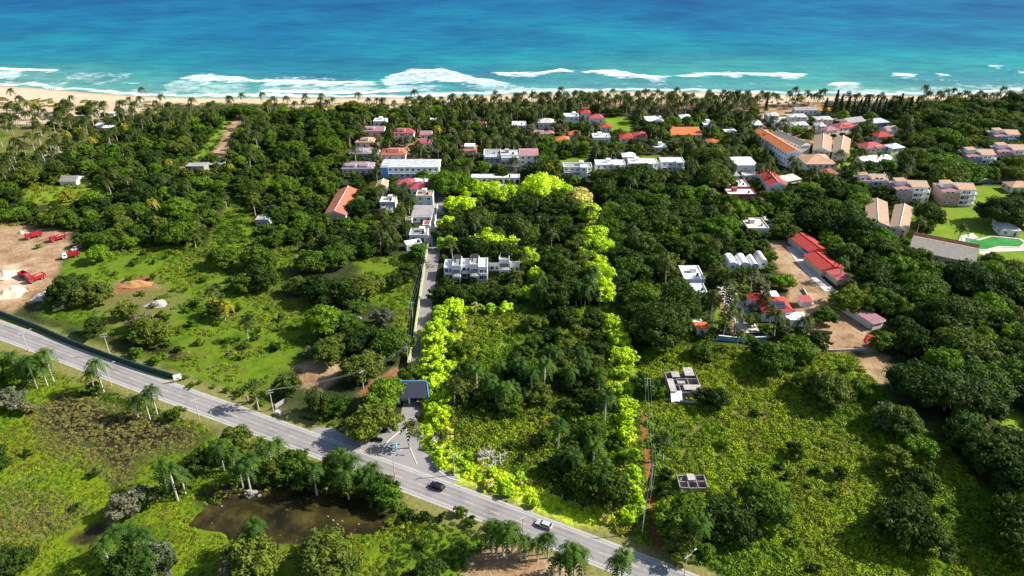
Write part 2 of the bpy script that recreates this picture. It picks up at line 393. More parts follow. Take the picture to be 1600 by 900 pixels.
def attr(n, a):
    x = N(n, 'ShaderNodeAttribute', attribute_name=a); s = N(n, 'ShaderNodeSeparateColor'); n.links.new(x.outputs['Color'], s.inputs[0]); return s
ga, gb, gc, gd = (attr(n, k) for k in ('ga', 'gb', 'gc', 'gd'))
n1 = noise(n, .09, 6, .65); n2 = noise(n, .8, 5, .7); n3 = noise(n, .03, 4, .6); n4 = noise(n, 3.0, 3, .7)
def sharp(s, nz, k=.9):
    """break a soft mask's edge with noise"""
    a = N(n, 'ShaderNodeMath', operation='MULTIPLY_ADD'); n.links.new(nz.outputs[0], a.inputs[0]); a.inputs[1].default_value = k; a.inputs[2].default_value = -.5*k
    c = N(n, 'ShaderNodeMath', operation='MULTIPLY'); mm = N(n, 'ShaderNodeMath', operation='SUBTRACT'); mm.inputs[0].default_value = 1; n.links.new(s, mm.inputs[1])
    n.links.new(s, c.inputs[0]); n.links.new(mm.outputs[0], c.inputs[1])
    d = N(n, 'ShaderNodeMath', operation='MULTIPLY_ADD'); n.links.new(c.outputs[0], d.inputs[0]); d.inputs[1].default_value = 4
    e = N(n, 'ShaderNodeMath', operation='MULTIPLY'); n.links.new(a.outputs[0], e.inputs[0]); n.links.new(c.outputs[0], e.inputs[1])
    f = N(n, 'ShaderNodeMath', operation='MULTIPLY_ADD', use_clamp=True); n.links.new(e.outputs[0], f.inputs[0]); f.inputs[1].default_value = 6; n.links.new(s, f.inputs[2])
    return f.outputs[0]
floor_c = ramp(n, n1.outputs[0], [(.3, (.018, .026, .007)), (.55, (.040, .052, .014)), (.75, (.085, .075, .035))]).outputs[0]
grass_c = ramp(n, n1.outputs[0], [(.28, (.04, .08, .006)), (.43, (.08, .145, .007)), (.53, (.12, .18, .010)), (.62, (.09, .135, .010)), (.75, (.16, .16, .03))]).outputs[0]
lawn_c = ramp(n, n1.outputs[0], [(.3, (.10, .18, .012)), (.7, (.20, .27, .02))]).outputs[0]
dry_c = ramp(n, n2.outputs[0], [(.3, (.09, .10, .02)), (.7, (.20, .17, .06))]).outputs[0]
dirt_c = ramp(n, n1.outputs[0], [(.3, (.17, .10, .05)), (.44, (.29, .18, .095)), (.56, (.37, .25, .145)), (.72, (.44, .33, .21))]).outputs[0]
n8 = noise(n, .35, 8, .75, distort=1.5)
dirt_c = mixc(n, .7, dirt_c, ramp(n, n8.outputs[0], [(.38, (.55, .52, .5)), (.5, (1, 1, 1)), (.66, (1.15, 1.12, 1.1))]).outputs[0], 'MULTIPLY')
red_c = ramp(n, n2.outputs[0], [(.3, (.16, .055, .02)), (.7, (.32, .13, .055))]).outputs[0]
mud_c = ramp(n, n2.outputs[0], [(.3, (.012, .010, .006)), (.6, (.040, .026, .013)), (.8, (.10, .075, .035))]).outputs[0]
sand_c = ramp(n, n1.outputs[0], [(.3, (.52, .38, .25)), (.7, (.62, .48, .34))]).outputs[0]
glow_c = ramp(n, n2.outputs[0], [(.3, (.25, .40, .01)), (.5, (.48, .60, .02)), (.7, (.66, .64, .10))]).outputs[0]  # glow along the lot outline painted into the ground colour
moss_c = ramp(n, n1.outputs[0], [(.3, (.045, .085, .006)), (.42, (.085, .145, .006)), (.52, (.15, .20, .006)), (.6, (.10, .15, .008)), (.74, (.14, .14, .025))]).outputs[0]
greenglow_c = (.02, .23, .02)  # patches of green glow put into the ground colour
verge_c = ramp(n, n2.outputs[0], [(.3, (.12, .14, .02)), (.7, (.26, .22, .09))]).outputs[0]
c = mixc(n, sharp(ga.outputs[0], n2), floor_c, grass_c)
c = mixc(n, sharp(gc.outputs[2], n2), c, moss_c)
c = mixc(n, sharp(ga.outputs[2], n2), c, dry_c)
c = mixc(n, sharp(ga.outputs[1], n4), c, lawn_c)
c = mixc(n, sharp(gd.outputs[1], n2), c, verge_c)
c = mixc(n, sharp(gc.outputs[1], n2), c, glow_c)
c = mixc(n, gd.outputs[2], c, greenglow_c)
c = mixc(n, sharp(gb.outputs[2], n2), c, mud_c)
c = mixc(n, sharp(gb.outputs[0], n2), c, dirt_c)
c = mixc(n, sharp(gc.outputs[0], n2), c, sand_c)
c = mixc(n, sharp(gb.outputs[1], n4, .5), c, red_c)
c = mixc(n, gd.outputs[0], c, (.30, .21, .13))
v = ramp(n, n4.outputs[0], [(.3, (.72, .72, .72)), (.7, (1.2, 1.2, 1.2))]).outputs[0]
c = mixc(n, .8, c, v, 'MULTIPLY')
n.links.new(c, b.inputs['Base Color']); b.inputs['Roughness'].default_value = .95; b.inputs['Specular IOR Level'].default_value = .1
bp = N(n, 'ShaderNodeBump'); bp.inputs['Strength'].default_value = .7; bp.inputs['Distance'].default_value = .5
n.links.new(n2.outputs[0], bp.inputs['Height']); n.links.new(bp.outputs[0], b.inputs['Normal'])
gx = axis(-300, 330, 1.5, 6000, 1.10)
ya = list(np.arange(60, 420, 1.5))+list(np.arange(420, 680, 2.5)); s_ = 2.5
while ya[-1] < 900: s_ *= 1.25; ya.append(ya[-1]+s_)
s_ = 1.5
while ya[0] > -1500: s_ *= 1.25; ya.insert(0, ya[0]-s_)
tag(sheet('ground', gx, np.array(ya), groundZ, m, ground_attrs), kind='structure')

# ------------------------------------------------------------------ sea with breakers
FOAM = [  # (polygon, strength)
 ([(0,104),(45,106),(95,109),(92,112),(40,110),(0,110)], 1), ([(-200,104),(10,107),(45,115),(20,123),(-20,125),(-200,118)], .85),
 ([(85,112),(150,110),(212,112),(205,122),(190,127),(155,134),(115,128),(85,120)], .62), ([(30,112),(75,110),(70,120),(40,118)], .45), ([(70,121),(82,120),(83,124),(72,124)], .9),
 ([(275,120),(300,116),(330,112),(352,116),(400,122),(400,129),(340,127),(278,124)], 1), ([(235,133),(275,122),(400,127),(400,146),(300,146),(255,144)], .7),
 ([(330,98),(345,96),(340,105),(310,110)], .4), ([(400,122),(460,121),(520,126),(590,126),(600,134),(520,134),(400,136)], 1),
 ([(400,130),(600,130),(640,140),(600,143),(400,145)], .75), ([(585,126),(610,114),(640,107),(690,105),(705,108),(740,118),(770,124),(800,130),(800,136),(740,133),(700,128),(640,130),(600,134)], .95),
 ([(600,131),(700,128),(700,136),(660,142),(590,142)], .8), ([(700,128),(800,128),(830,142),(760,146),(735,140)], .72),
 ([(764,110),(800,113),(850,110),(875,105),(895,108),(870,113),(830,120),(800,121),(770,117)], .95),
 ([(902,110),(930,108),(960,107),(985,113),(1050,117),(1048,124),(1020,123),(975,121),(935,116)], 1), ([(1000,117),(1048,120),(1045,133),(1010,126)], .7),
 ([(1050,114),(1090,112),(1140,110),(1200,112),(1265,112),(1268,118),(1235,124),(1200,119),(1110,118)], .9), ([(1040,115),(1110,113),(1100,119),(1040,122)], .45),
 ([(800,132),(860,137),(960,139),(1100,141),(1100,145),(800,150)], .9), ([(1390,113),(1420,111),(1440,116),(1425,118),(1395,117)], 1), ([(1458,112),(1492,116),(1470,118),(1458,117)], .9),
 ([(1540,100),(1572,103),(1562,106),(1542,104)], 1), ([(1588,111),(1640,108),(1640,116),(1590,114)], 1), ([(1290,129),(1348,126),(1352,134),(1400,139),(1402,147),(1300,148)], .7),
 ([(1400,132),(1500,130),(1640,130),(1640,142),(1400,149)], .68), ([(1205,139),(1300,141),(1300,149),(1200,147)], .85), ([(640,139),(720,141),(800,138),(800,147),(640,151)], .85),
 ([(100,124),(200,126),(260,131),(262,134),(180,130),(100,127)], .8), ([(210,136),(300,140),(420,144),(600,146),(600,149),(300,148),(200,142)], .8), ([(395,119),(480,118),(560,122),(560,125),(400,122)], .7), ([(620,103),(700,101),(760,106),(700,106)], .5), ([(860,124),(1000,128),(1200,128),(1280,132),(1200,133),(1000,132),(860,128)], .55), ([(1060,136),(1200,138),(1400,138),(1400,142),(1060,140)], .7), ([(0,125),(60,126),(130,132),(128,135),(50,130),(0,129)], .8), ([(1180,104),(1260,103),(1330,106),(1260,106)], .5), ([(1340,118),(1500,122),(1640,121),(1640,124),(1500,126),(1340,122)], .6),
 ([(288,109),(310,104),(316,108),(296,113)], .5)]
SWELL = [([(-100,90),(60,88),(130,92)], 1), ([(190,118),(230,120),(275,120)], 1.2), ([(190,97),(250,98),(330,98)], 1), ([(400,111),(450,112),(520,116),(610,113)], 1.5), ([(880,103),(960,104)], 1.2),
         ([(690,131),(730,126),(770,121)], .8), ([(1440,102),(1480,101),(1540,102),(1600,105)], 1.5), ([(1230,114),(1290,115),(1340,116)], .8), ([(390,72),(520,75),(640,70)], .5), ([(1000,70),(1150,66),(1300,72)], .5)]
CREST = [[(275,121),(310,118),(350,118),(400,124),(520,126),(595,127)],[(585,128),(610,117),(650,110),(690,108),(740,120),(800,130)],[(764,112),(830,114),(880,107),(896,108)],[(902,111),(960,109),(1000,116),(1050,120)],
         [(1050,117),(1110,114),(1200,114),(1268,115)],[(1388,114),(1440,115)],[(1540,101),(1572,104)],[(-100,105),(0,106),(94,109)],[(1588,112),(1640,112)],[(1458,114),(1492,116)],[(1290,131),(1348,128)],[(400,140),(520,142),(640,140)],[(860,108),(905,110)]]
def line_d(X, Y, pts):
    a = np.array([P(*p).xy for p in pts]); x0, x1 = a[:, 0].min(), a[:, 0].max()
    yc = np.interp(X, a[:, 0], a[:, 1]); e = np.clip(np.minimum(X-x0, x1-X)/25+.2, 0, 1)
    return Y-yc, e
def seaZ(X, Y):
    z = -1.2 + 0*X
    far = np.exp(-np.clip(Y-600, 0, None)/900)
    for k, (f, a, p) in enumerate([(.045, .08, 1), (.07, -.2, 2), (.11, .3, 0), (.16, -.35, 4), (.23, .1, 3), (.31, .5, 5)]):
        z = z + far*(.16/(1+k*.35))*np.sin(f*2.2*((Y)*math.cos(a)+X*math.sin(a)) + p + .8*wobble(X*.12, Y*.12))
    for pts, h in SWELL:
        d, e = line_d(X, Y, pts); z = z + h*e*(np.exp(-(d/5)**2) - .35*np.exp(-((d-9)/7)**2))
    fm = np.zeros(X.shape)
    for pl, s in FOAM: fm = np.maximum(fm, s*softpoly(X, Y, pl, 6, 3))
    sh = np.clip((Y-shoreY(X))/40, 0, 1)
    return -1.2 + (z+1.2 + .5*fm)*np.clip(sh, .08, 1)
def sea_attrs(X, Y):
    fm = np.zeros(X.shape)
    for pl, s in FOAM: fm = np.maximum(fm, (s*.7+.2)*softpoly(X, Y, pl, 7, 6))
    d = Y-shoreY(X); sw = 1.0*np.exp(-((d-6-4*wobble(X*.5, Y*.2))/7.5)**2)
    fm = np.maximum(fm, sw)
    for pts in CREST:
        dd, e = line_d(X, Y, pts); fm = np.maximum(fm, 1.45*np.clip(e*1.5, 0, 1)*np.exp(-((dd+2.5*wobble(X*.8, Y*.2))/5.5)**2))
    off = np.clip(d/520 + .12*wobble(X*.03, Y*.05), 0, 1)
    sh = np.exp(-d/55)
    return {'fo': (fm, off, np.clip(sh, 0, 1))}
m, n, b = nodes('sea_water')
fo = attr(n, 'fo')
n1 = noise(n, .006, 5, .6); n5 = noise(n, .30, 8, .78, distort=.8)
_m5 = N(n, 'ShaderNodeMapping'); _m5.inputs['Scale'].default_value = (.45, 1, 1); n.links.new(n5.inputs['Vector'].links[0].from_socket, _m5.inputs[0]); n.links.new(_m5.outputs[0], n5.inputs['Vector'])
n6 = noise(n, .055, 5, .7, distort=1.0)
fs0 = N(n, 'ShaderNodeMath', operation='MULTIPLY_ADD'); n.links.new(n6.outputs[0], fs0.inputs[0]); fs0.inputs[1].default_value = .9; fs0.inputs[2].default_value = -.45
fs1 = N(n, 'ShaderNodeMath', operation='ADD'); n.links.new(fs0.outputs[0], fs1.inputs[0]); n.links.new(n5.outputs[0], fs1.inputs[1])
deep = ramp(n, fo.outputs[1], [(.0, (.075, .27, .235)), (.10, (.028, .22, .225)), (.28, (.006, .175, .235)), (.62, (.004, .135, .240)), (1, (.002, .098, .218))]).outputs[0]
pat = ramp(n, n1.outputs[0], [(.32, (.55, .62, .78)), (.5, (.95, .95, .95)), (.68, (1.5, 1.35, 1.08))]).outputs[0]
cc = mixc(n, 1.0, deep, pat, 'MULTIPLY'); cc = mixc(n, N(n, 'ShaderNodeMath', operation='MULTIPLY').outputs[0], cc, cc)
shal = N(n, 'ShaderNodeMath', operation='MULTIPLY'); n.links.new(fo.outputs[2], shal.inputs[0]); shal.inputs[1].default_value = .35
cc = mixc(n, shal.outputs[0], cc, (.20, .34, .28))
fa = N(n, 'ShaderNodeMath', operation='ADD'); n.links.new(fo.outputs[0], fa.inputs[0]); n.links.new(fs1.outputs[0], fa.inputs[1])
fr = ramp(n, fa.outputs[0], [(.0, (0, 0, 0)), (1, (1, 1, 1))]); mr = N(n, 'ShaderNodeMapRange'); mr.inputs[1].default_value = 1.06; mr.inputs[2].default_value = 1.72
n.links.new(fa.outputs[0], mr.inputs[0])
wc = noise(n, .09, 9, .8, distort=1.2); _m6 = N(n, 'ShaderNodeMapping'); _m6.inputs['Scale'].default_value = (.35, 1.3, 1); n.links.new(wc.inputs['Vector'].links[0].from_socket, _m6.inputs[0]); n.links.new(_m6.outputs[0], wc.inputs['Vector'])
cc = mixc(n, ramp(n, wc.outputs[0], [(.665, (0, 0, 0)), (.72, (.75, .75, .75))]).outputs[0], cc, (.55, .70, .70))
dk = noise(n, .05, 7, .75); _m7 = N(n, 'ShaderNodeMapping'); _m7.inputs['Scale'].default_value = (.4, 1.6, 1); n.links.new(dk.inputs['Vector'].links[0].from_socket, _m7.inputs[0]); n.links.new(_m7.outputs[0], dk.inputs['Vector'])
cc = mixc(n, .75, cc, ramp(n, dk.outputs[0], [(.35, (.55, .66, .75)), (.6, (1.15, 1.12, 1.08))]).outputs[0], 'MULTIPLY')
cc = mixc(n, mr.outputs[0], cc, (.84, .86, .86))
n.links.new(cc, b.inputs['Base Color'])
rr = N(n, 'ShaderNodeMapRange'); rr.inputs[3].default_value = .22; rr.inputs[4].default_value = .9; n.links.new(mr.outputs[0], rr.inputs[0]); n.links.new(rr.outputs[0], b.inputs['Roughness'])
b.inputs['IOR'].default_value = 1.33; b.inputs['Specular IOR Level'].default_value = .03
tcs = N(n, 'ShaderNodeNewGeometry'); mp = N(n, 'ShaderNodeMapping'); mp.inputs['Scale'].default_value = (.35, 1, 1)
n.links.new(tcs.outputs['Position'], mp.inputs[0])
nb = N(n, 'ShaderNodeTexNoise'); nb.inputs['Scale'].default_value = .16; nb.inputs['Detail'].default_value = 7; nb.inputs['Roughness'].default_value = .65; n.links.new(mp.outputs[0], nb.inputs['Vector'])
bp = N(n, 'ShaderNodeBump'); bp.inputs['Strength'].default_value = 1; bp.inputs['Distance'].default_value = 1.8
n.links.new(nb.outputs[0], bp.inputs['Height'])
dfs = N(n, 'ShaderNodeBsdfDiffuse'); n.links.new(cc, dfs.inputs[0]); n.links.new(bp.outputs[0], dfs.inputs['Normal'])
gls = N(n, 'ShaderNodeBsdfGlossy'); gls.inputs['Roughness'].default_value = .3; n.links.new(bp.outputs[0], gls.inputs['Normal'])
mxs = N(n, 'ShaderNodeMixShader'); mxs.inputs[0].default_value = .07; n.links.new(dfs.outputs[0], mxs.inputs[1]); n.links.new(gls.outputs[0], mxs.inputs[2])
n.links.new(mxs.outputs[0], n.nodes['Material Output'].inputs[0])
ya = list(np.arange(560, 900, 1.8)); s_ = 1.8
while ya[-1] < 30000: s_ *= 1.025; ya.append(ya[-1]+s_)
tag(sheet('sea', axis(-560, 560, 3.2, 30000, 1.14), np.array(ya), seaZ, m, sea_attrs), kind='structure')

# ------------------------------------------------------------------ ponds
def flat_sheet(name, poly, z, mat, world=False, kind='structure'):
    pl = poly if world else W2(poly)
    bm = bmesh.new(); vs = [bm.verts.new((x, y, z)) for x, y in pl]; f = bm.faces.new(vs); bmesh.ops.triangulate(bm, faces=[f])
    bmesh.ops.recalc_face_normals(bm, faces=bm.faces)
    if bm.faces[:][0].normal.z < 0: bmesh.ops.reverse_faces(bm, faces=bm.faces)
    me = bpy.data.meshes.new(name); bm.to_mesh(me); bm.free(); me.materials.append(mat); o = link(name, me)
    if kind: o['kind'] = kind
    return o
m, n, b = nodes('pond_water')
t = noise(n, .12, 6, .65); t2 = noise(n, .9, 4, .7)
c = ramp(n, t.outputs[0], [(.35, (.010, .010, .004)), (.5, (.028, .022, .007)), (.64, (.06, .048, .012)), (.76, (.12, .12, .03))]).outputs[0]
c = mixc(n, ramp(n, t2.outputs[0], [(.64, (0, 0, 0)), (.72, (.6, .6, .6))]).outputs[0], c, (.30, .20, .14))
n.links.new(c, b.inputs['Base Color']); b.inputs['Roughness'].default_value = .25; b.inputs['Specular IOR Level'].default_value = .15
flat_sheet('pond', [(a-6 if a < 440 else a+6, q-6 if q < 800 else q+6) for a, q in POND], -.38, m)
flat_sheet('pond', [(120,852),(138,824),(160,824),(154,846),(134,857)], -.32, m)

# ------------------------------------------------------------------ road, apron, side street, driveways
m, n, b = nodes('asphalt')
t = noise(n, .12, 6, .7); t2 = noise(n, 6, 3, .7)
c = ramp(n, t.outputs[0], [(.3, (.19, .175, .17)), (.45, (.25, .235, .225)), (.6, (.27, .25, .24)), (.75, (.32, .30, .275))]).outputs[0]
c = mixc(n, .5, c, ramp(n, t2.outputs[0], [(.3, (.8, .8, .8)), (.7, (1.15, 1.15, 1.15))]).outputs[0], 'MULTIPLY')
n.links.new(c, b.inputs['Base Color']); b.inputs['Roughness'].default_value = .85; b.inputs['Specular IOR Level'].default_value = .2
ASPH = m
M['shoulder'] = paint('road_shoulder', (.37, .35, .31), .9, .2, .5)
M['street'] = paint('street_surface', (.24, .215, .21), .9, .25, .3)
M['mark'] = paint('road_paint', (.62, .60, .55), .7, .25, 1.5)
M['markyellow'] = paint('yellow_road_paint', (.62, .42, .16), .7, .25, 1.5)
def ribbon(mb, line, o0, o1, z, mi=0, dash=None, thick=None):
    L = np.asarray(line); d = np.gradient(L, axis=0); d /= np.linalg.norm(d, axis=1)[:, None]; nn = np.stack([-d[:, 1], d[:, 0]], 1)
    s = np.concatenate([[0], np.cumsum(np.linalg.norm(np.diff(L, axis=0), axis=1))])
    if dash:
        on, off = dash; t = 0
        while t+on < s[-1]:
            ts = np.linspace(t, t+on, 3); c = np.stack([np.interp(ts, s, L[:, k]) for k in (0, 1)], 1); q = np.stack([np.interp(ts, s, nn[:, k]) for k in (0, 1)], 1)
            vs = [(*(c[i]+q[i]*o), z) for i in range(3) for o in (o0, o1)]; mb.add(vs, [(0, 2, 3, 1), (2, 4, 5, 3)], mi); t += on+off
        return
    k = len(L)
    if thick:
        vs = [(*(L[i]+nn[i]*o), zz) for i in range(k) for o, zz in ((o0, 0), (o0, thick), (o1, thick), (o1, 0))]
        fs = []
        for i in range(k-1):
            a, c = i*4, i*4+4
            fs += [(a, a+1, c+1, c), (a+1, a+2, c+2, c+1), (a+2, a+3, c+3, c+2)]
        fs += [(0, 3, 2, 1), (k*4-4, k*4-3, k*4-2, k*4-1)]
        mb.add(vs, [f[::-1] for f in fs], mi); return
    vs = [(*(L[i]+nn[i]*o), z) for i in range(k) for o in (o0, o1)]
    mb.add(vs, [(2*i, 2*i+2, 2*i+3, 2*i+1) for i in range(k-1)], mi)
mb = MB(); ribbon(mb, RL, -4.75, 4.75, .02, 0); tag(mb.build('road_shoulder', M['shoulder']), kind='structure')
mb = MB(); ribbon(mb, RL, -4.0, 4.0, .032, 0); tag(mb.build('road', ASPH), kind='structure')
mb = MB(); ribbon(mb, RL, -3.5, -3.37, .044, 0); ribbon(mb, RL, 3.37, 3.5, .044, 0); ribbon(mb, RL, -.08, .08, .044, 1, (3, 5))
mbt = MB()
for o_ in (-2.45, -.95, .95, 2.45): ribbon(mbt, RL, o_-.28, o_+.28, .037, 0)
tag(mbt.build('tyre_tracks', paint('worn_asphalt', (.215, .20, .19), .8, .35, .12)), kind='structure')
tag(mb.build('road_markings', [M['mark'], M['markyellow']]), kind='structure')
flat_sheet('road', [(495,668),(560,668),(600,677),(633,640),(645,640),(655,668),(672,690),(700,735),(716,746),(700,768),(560,715),(470,682)], .014, ASPH)['kind'] = 'structure'
STREET = np.array([P(a, b).xy for a, b in [(641,650),(650,600),(657,560),(661,500),(667,450),(676,400),(683,350),(688,310),(691,290),(694,272)]])
mb = MB(); ribbon(mb, smoothline(STREET, 6), -3.2, 3.2, .024, 0); tag(mb.build('side_street', M['street']), kind='structure')
for pts, w_ in (([(1110,291),(1160,289),(1225,288)], 3), ([(1128,440),(1150,480),(1172,520)], 4), ([(1440,300),(1480,287),(1540,282),(1640,280)], 4), ([(1190,184),(1300,186),(1420,188)], 4),
                ([(1465,270),(1500,276),(1560,270),(1640,266)], 2.4), ([(1236,385),(1262,420),(1298,455)], 2.6), ([(1190,340),(1215,358),(1245,372)], 2.4), ([(812,302),(790,290),(740,292)], 3)):
    mb = MB(); ribbon(mb, smoothline(np.array([P(a, b).xy for a, b in pts]), 6), -w_, w_, .02, 0); tag(mb.build('path', M['paving']), kind='structure')
mb = MB()
ribbon(mb, smoothline(np.array([P(*p).xy for p in [(563,694),(580,676),(605,655),(613,640)]]), 5), -.13, .13, 0, 0, thick=.13)
ribbon(mb, smoothline(np.array([P(*p).xy for p in [(597,703),(606,690),(629,671)]]), 5), -.13, .13, 0, 0, thick=.13)
ribbon(mb, smoothline(np.array([P(*p).xy for p in [(634,670),(641,700),(652,726)]]), 5), -.13, .13, 0, 0, thick=.13)
ribbon(mb, smoothline(np.array([P(*p).xy for p in [(672,716),(685,735),(702,747),(720,752)]]), 5), -.13, .13, 0, 0, thick=.13)
ribbon(mb, smoothline(np.array([P(*p).xy for p in [(508,675),(530,672),(552,670)]]), 5), -.13, .13, 0, 0, thick=.13)
tag(mb.build('kerb', M['curb']), kind='structure')
# ------------------------------------------------------------------ buildings
ROOFS = []         # roof outlines in the picture
BB = []            # picture boxes the buildings should stay visible in
LMK = []           # landmarks used in tree labels
_wm = {}
def window_mesh(w_, h_, fr='white'):
    k = (w_, h_, fr)
    if k not in _wm:
        q = MB(); t = .14
        q.box(-w_/2, w_/2, -.03, .05, -h_/2, h_/2, 1)
        q.box(-w_/2-t, w_/2+t, -.10, .05, h_/2, h_/2+t); q.box(-w_/2-t, w_/2+t, -.16, .05, -h_/2-t, -h_/2)
        q.box(-w_/2-t, -w_/2, -.10, .05, -h_/2, h_/2); q.box(w_/2, w_/2+t, -.10, .05, -h_/2, h_/2); q.box(-.04, .04, -.08, .05, -h_/2, h_/2)
        _wm[k] = q.mesh('window', [M[fr], M['glass']])
    return _wm[k]
_dm = {}
def door_mesh(c='bark'):
    if c not in _dm:
        q = MB(); q.box(-.55, .55, -.06, .05, 0, 2.2, 0); q.box(-.68, -.55, -.1, .05, 0, 2.33, 1); q.box(.55, .68, -.1, .05, 0, 2.33, 1); q.box(-.55, .55, -.1, .05, 2.2, 2.33, 1)
        _dm[c] = q.mesh('door', [M[c], M['white']])
    return _dm[c]
def roof_mesh(kind, w_, d_, h, rh, ov, mat, edge='white'):
    q = MB(); x0, x1, y0, y1 = -w_/2-ov, w_/2+ov, -ov, d_+ov; t = .18; z0 = h; z1 = h+t; ym = (y0+y1)/2
    E = [(x0,y0,z0),(x1,y0,z0),(x1,y1,z0),(x0,y1,z0),(x0,y0,z1),(x1,y0,z1),(x1,y1,z1),(x0,y1,z1)]
    side = [(0,1,5,4),(1,2,6,5),(2,3,7,6),(3,0,4,7),(0,3,2,1)]
    if kind == 'gable':
        q.add(E+[(x0,ym,z1+rh),(x1,ym,z1+rh)], [(4,5,9,8),(6,7,8,9)], 0); q.add(E+[(x0,ym,z1+rh),(x1,ym,z1+rh)], side+[(5,6,9),(7,4,8)], 1)
        q.tube([(x0,ym,z1+rh+.05),(x1,ym,z1+rh+.05)], .14, 5, 1)
    elif kind == 'gabley':
        V_ = E+[(0,y0,z1+rh),(0,y1,z1+rh)]; q.add(V_, [(5,6,9,8),(7,4,8,9)], 0); q.add(V_, side+[(4,5,8),(6,7,9)], 1)
        q.tube([(0,y0,z1+rh+.05),(0,y1,z1+rh+.05)], .16, 5, 1)
    elif kind == 'hip':
        W, D = x1-x0, y1-y0; i = min(W, D)/2
        if W >= D: a, b_ = (x0+i, ym, z1+rh), (x1-i-.01, ym, z1+rh); V_ = E+[a, b_]; fs = [(4,5,9,8),(6,7,8,9),(5,6,9),(7,4,8)]
        else: a, b_ = (0, y0+i, z1+rh), (0, y1-i, z1+rh); V_ = E+[a, b_]; fs = [(4,5,8),(5,6,9,8),(6,7,9),(7,4,8,9)]
        q.add(V_, fs, 0); q.add(V_, side, 1)
        for p_, r_ in (((x0,y0,z1), a), ((x0,y1,z1), a if W >= D else b_), ((x1,y0,z1), b_ if W >= D else a), ((x1,y1,z1), b_), (a, b_)):
            if Vector(p_) != Vector(r_): q.tube([p_, r_], .12, 4, 2)
    elif kind == 'shed':
        V_ = E[:6]+[(x1,y1,z1+rh),(x0,y1,z1+rh)]; q.add(V_, [(4,5,6,7)], 0); q.add(V_, [(0,1,5,4),(1,2,6,5),(2,3,7,6),(3,0,4,7),(0,3,2,1)], 1)
    elif kind == 'shedx':
        V_ = E[:4]+[(x0,y0,z1),(x1,y0,z1+rh),(x1,y1,z1+rh),(x0,y1,z1)]; q.add(V_, [(4,5,6,7)], 0); q.add(V_, side, 1)
    return q.mesh('roof', [M[mat], M[edge], M[mat]])
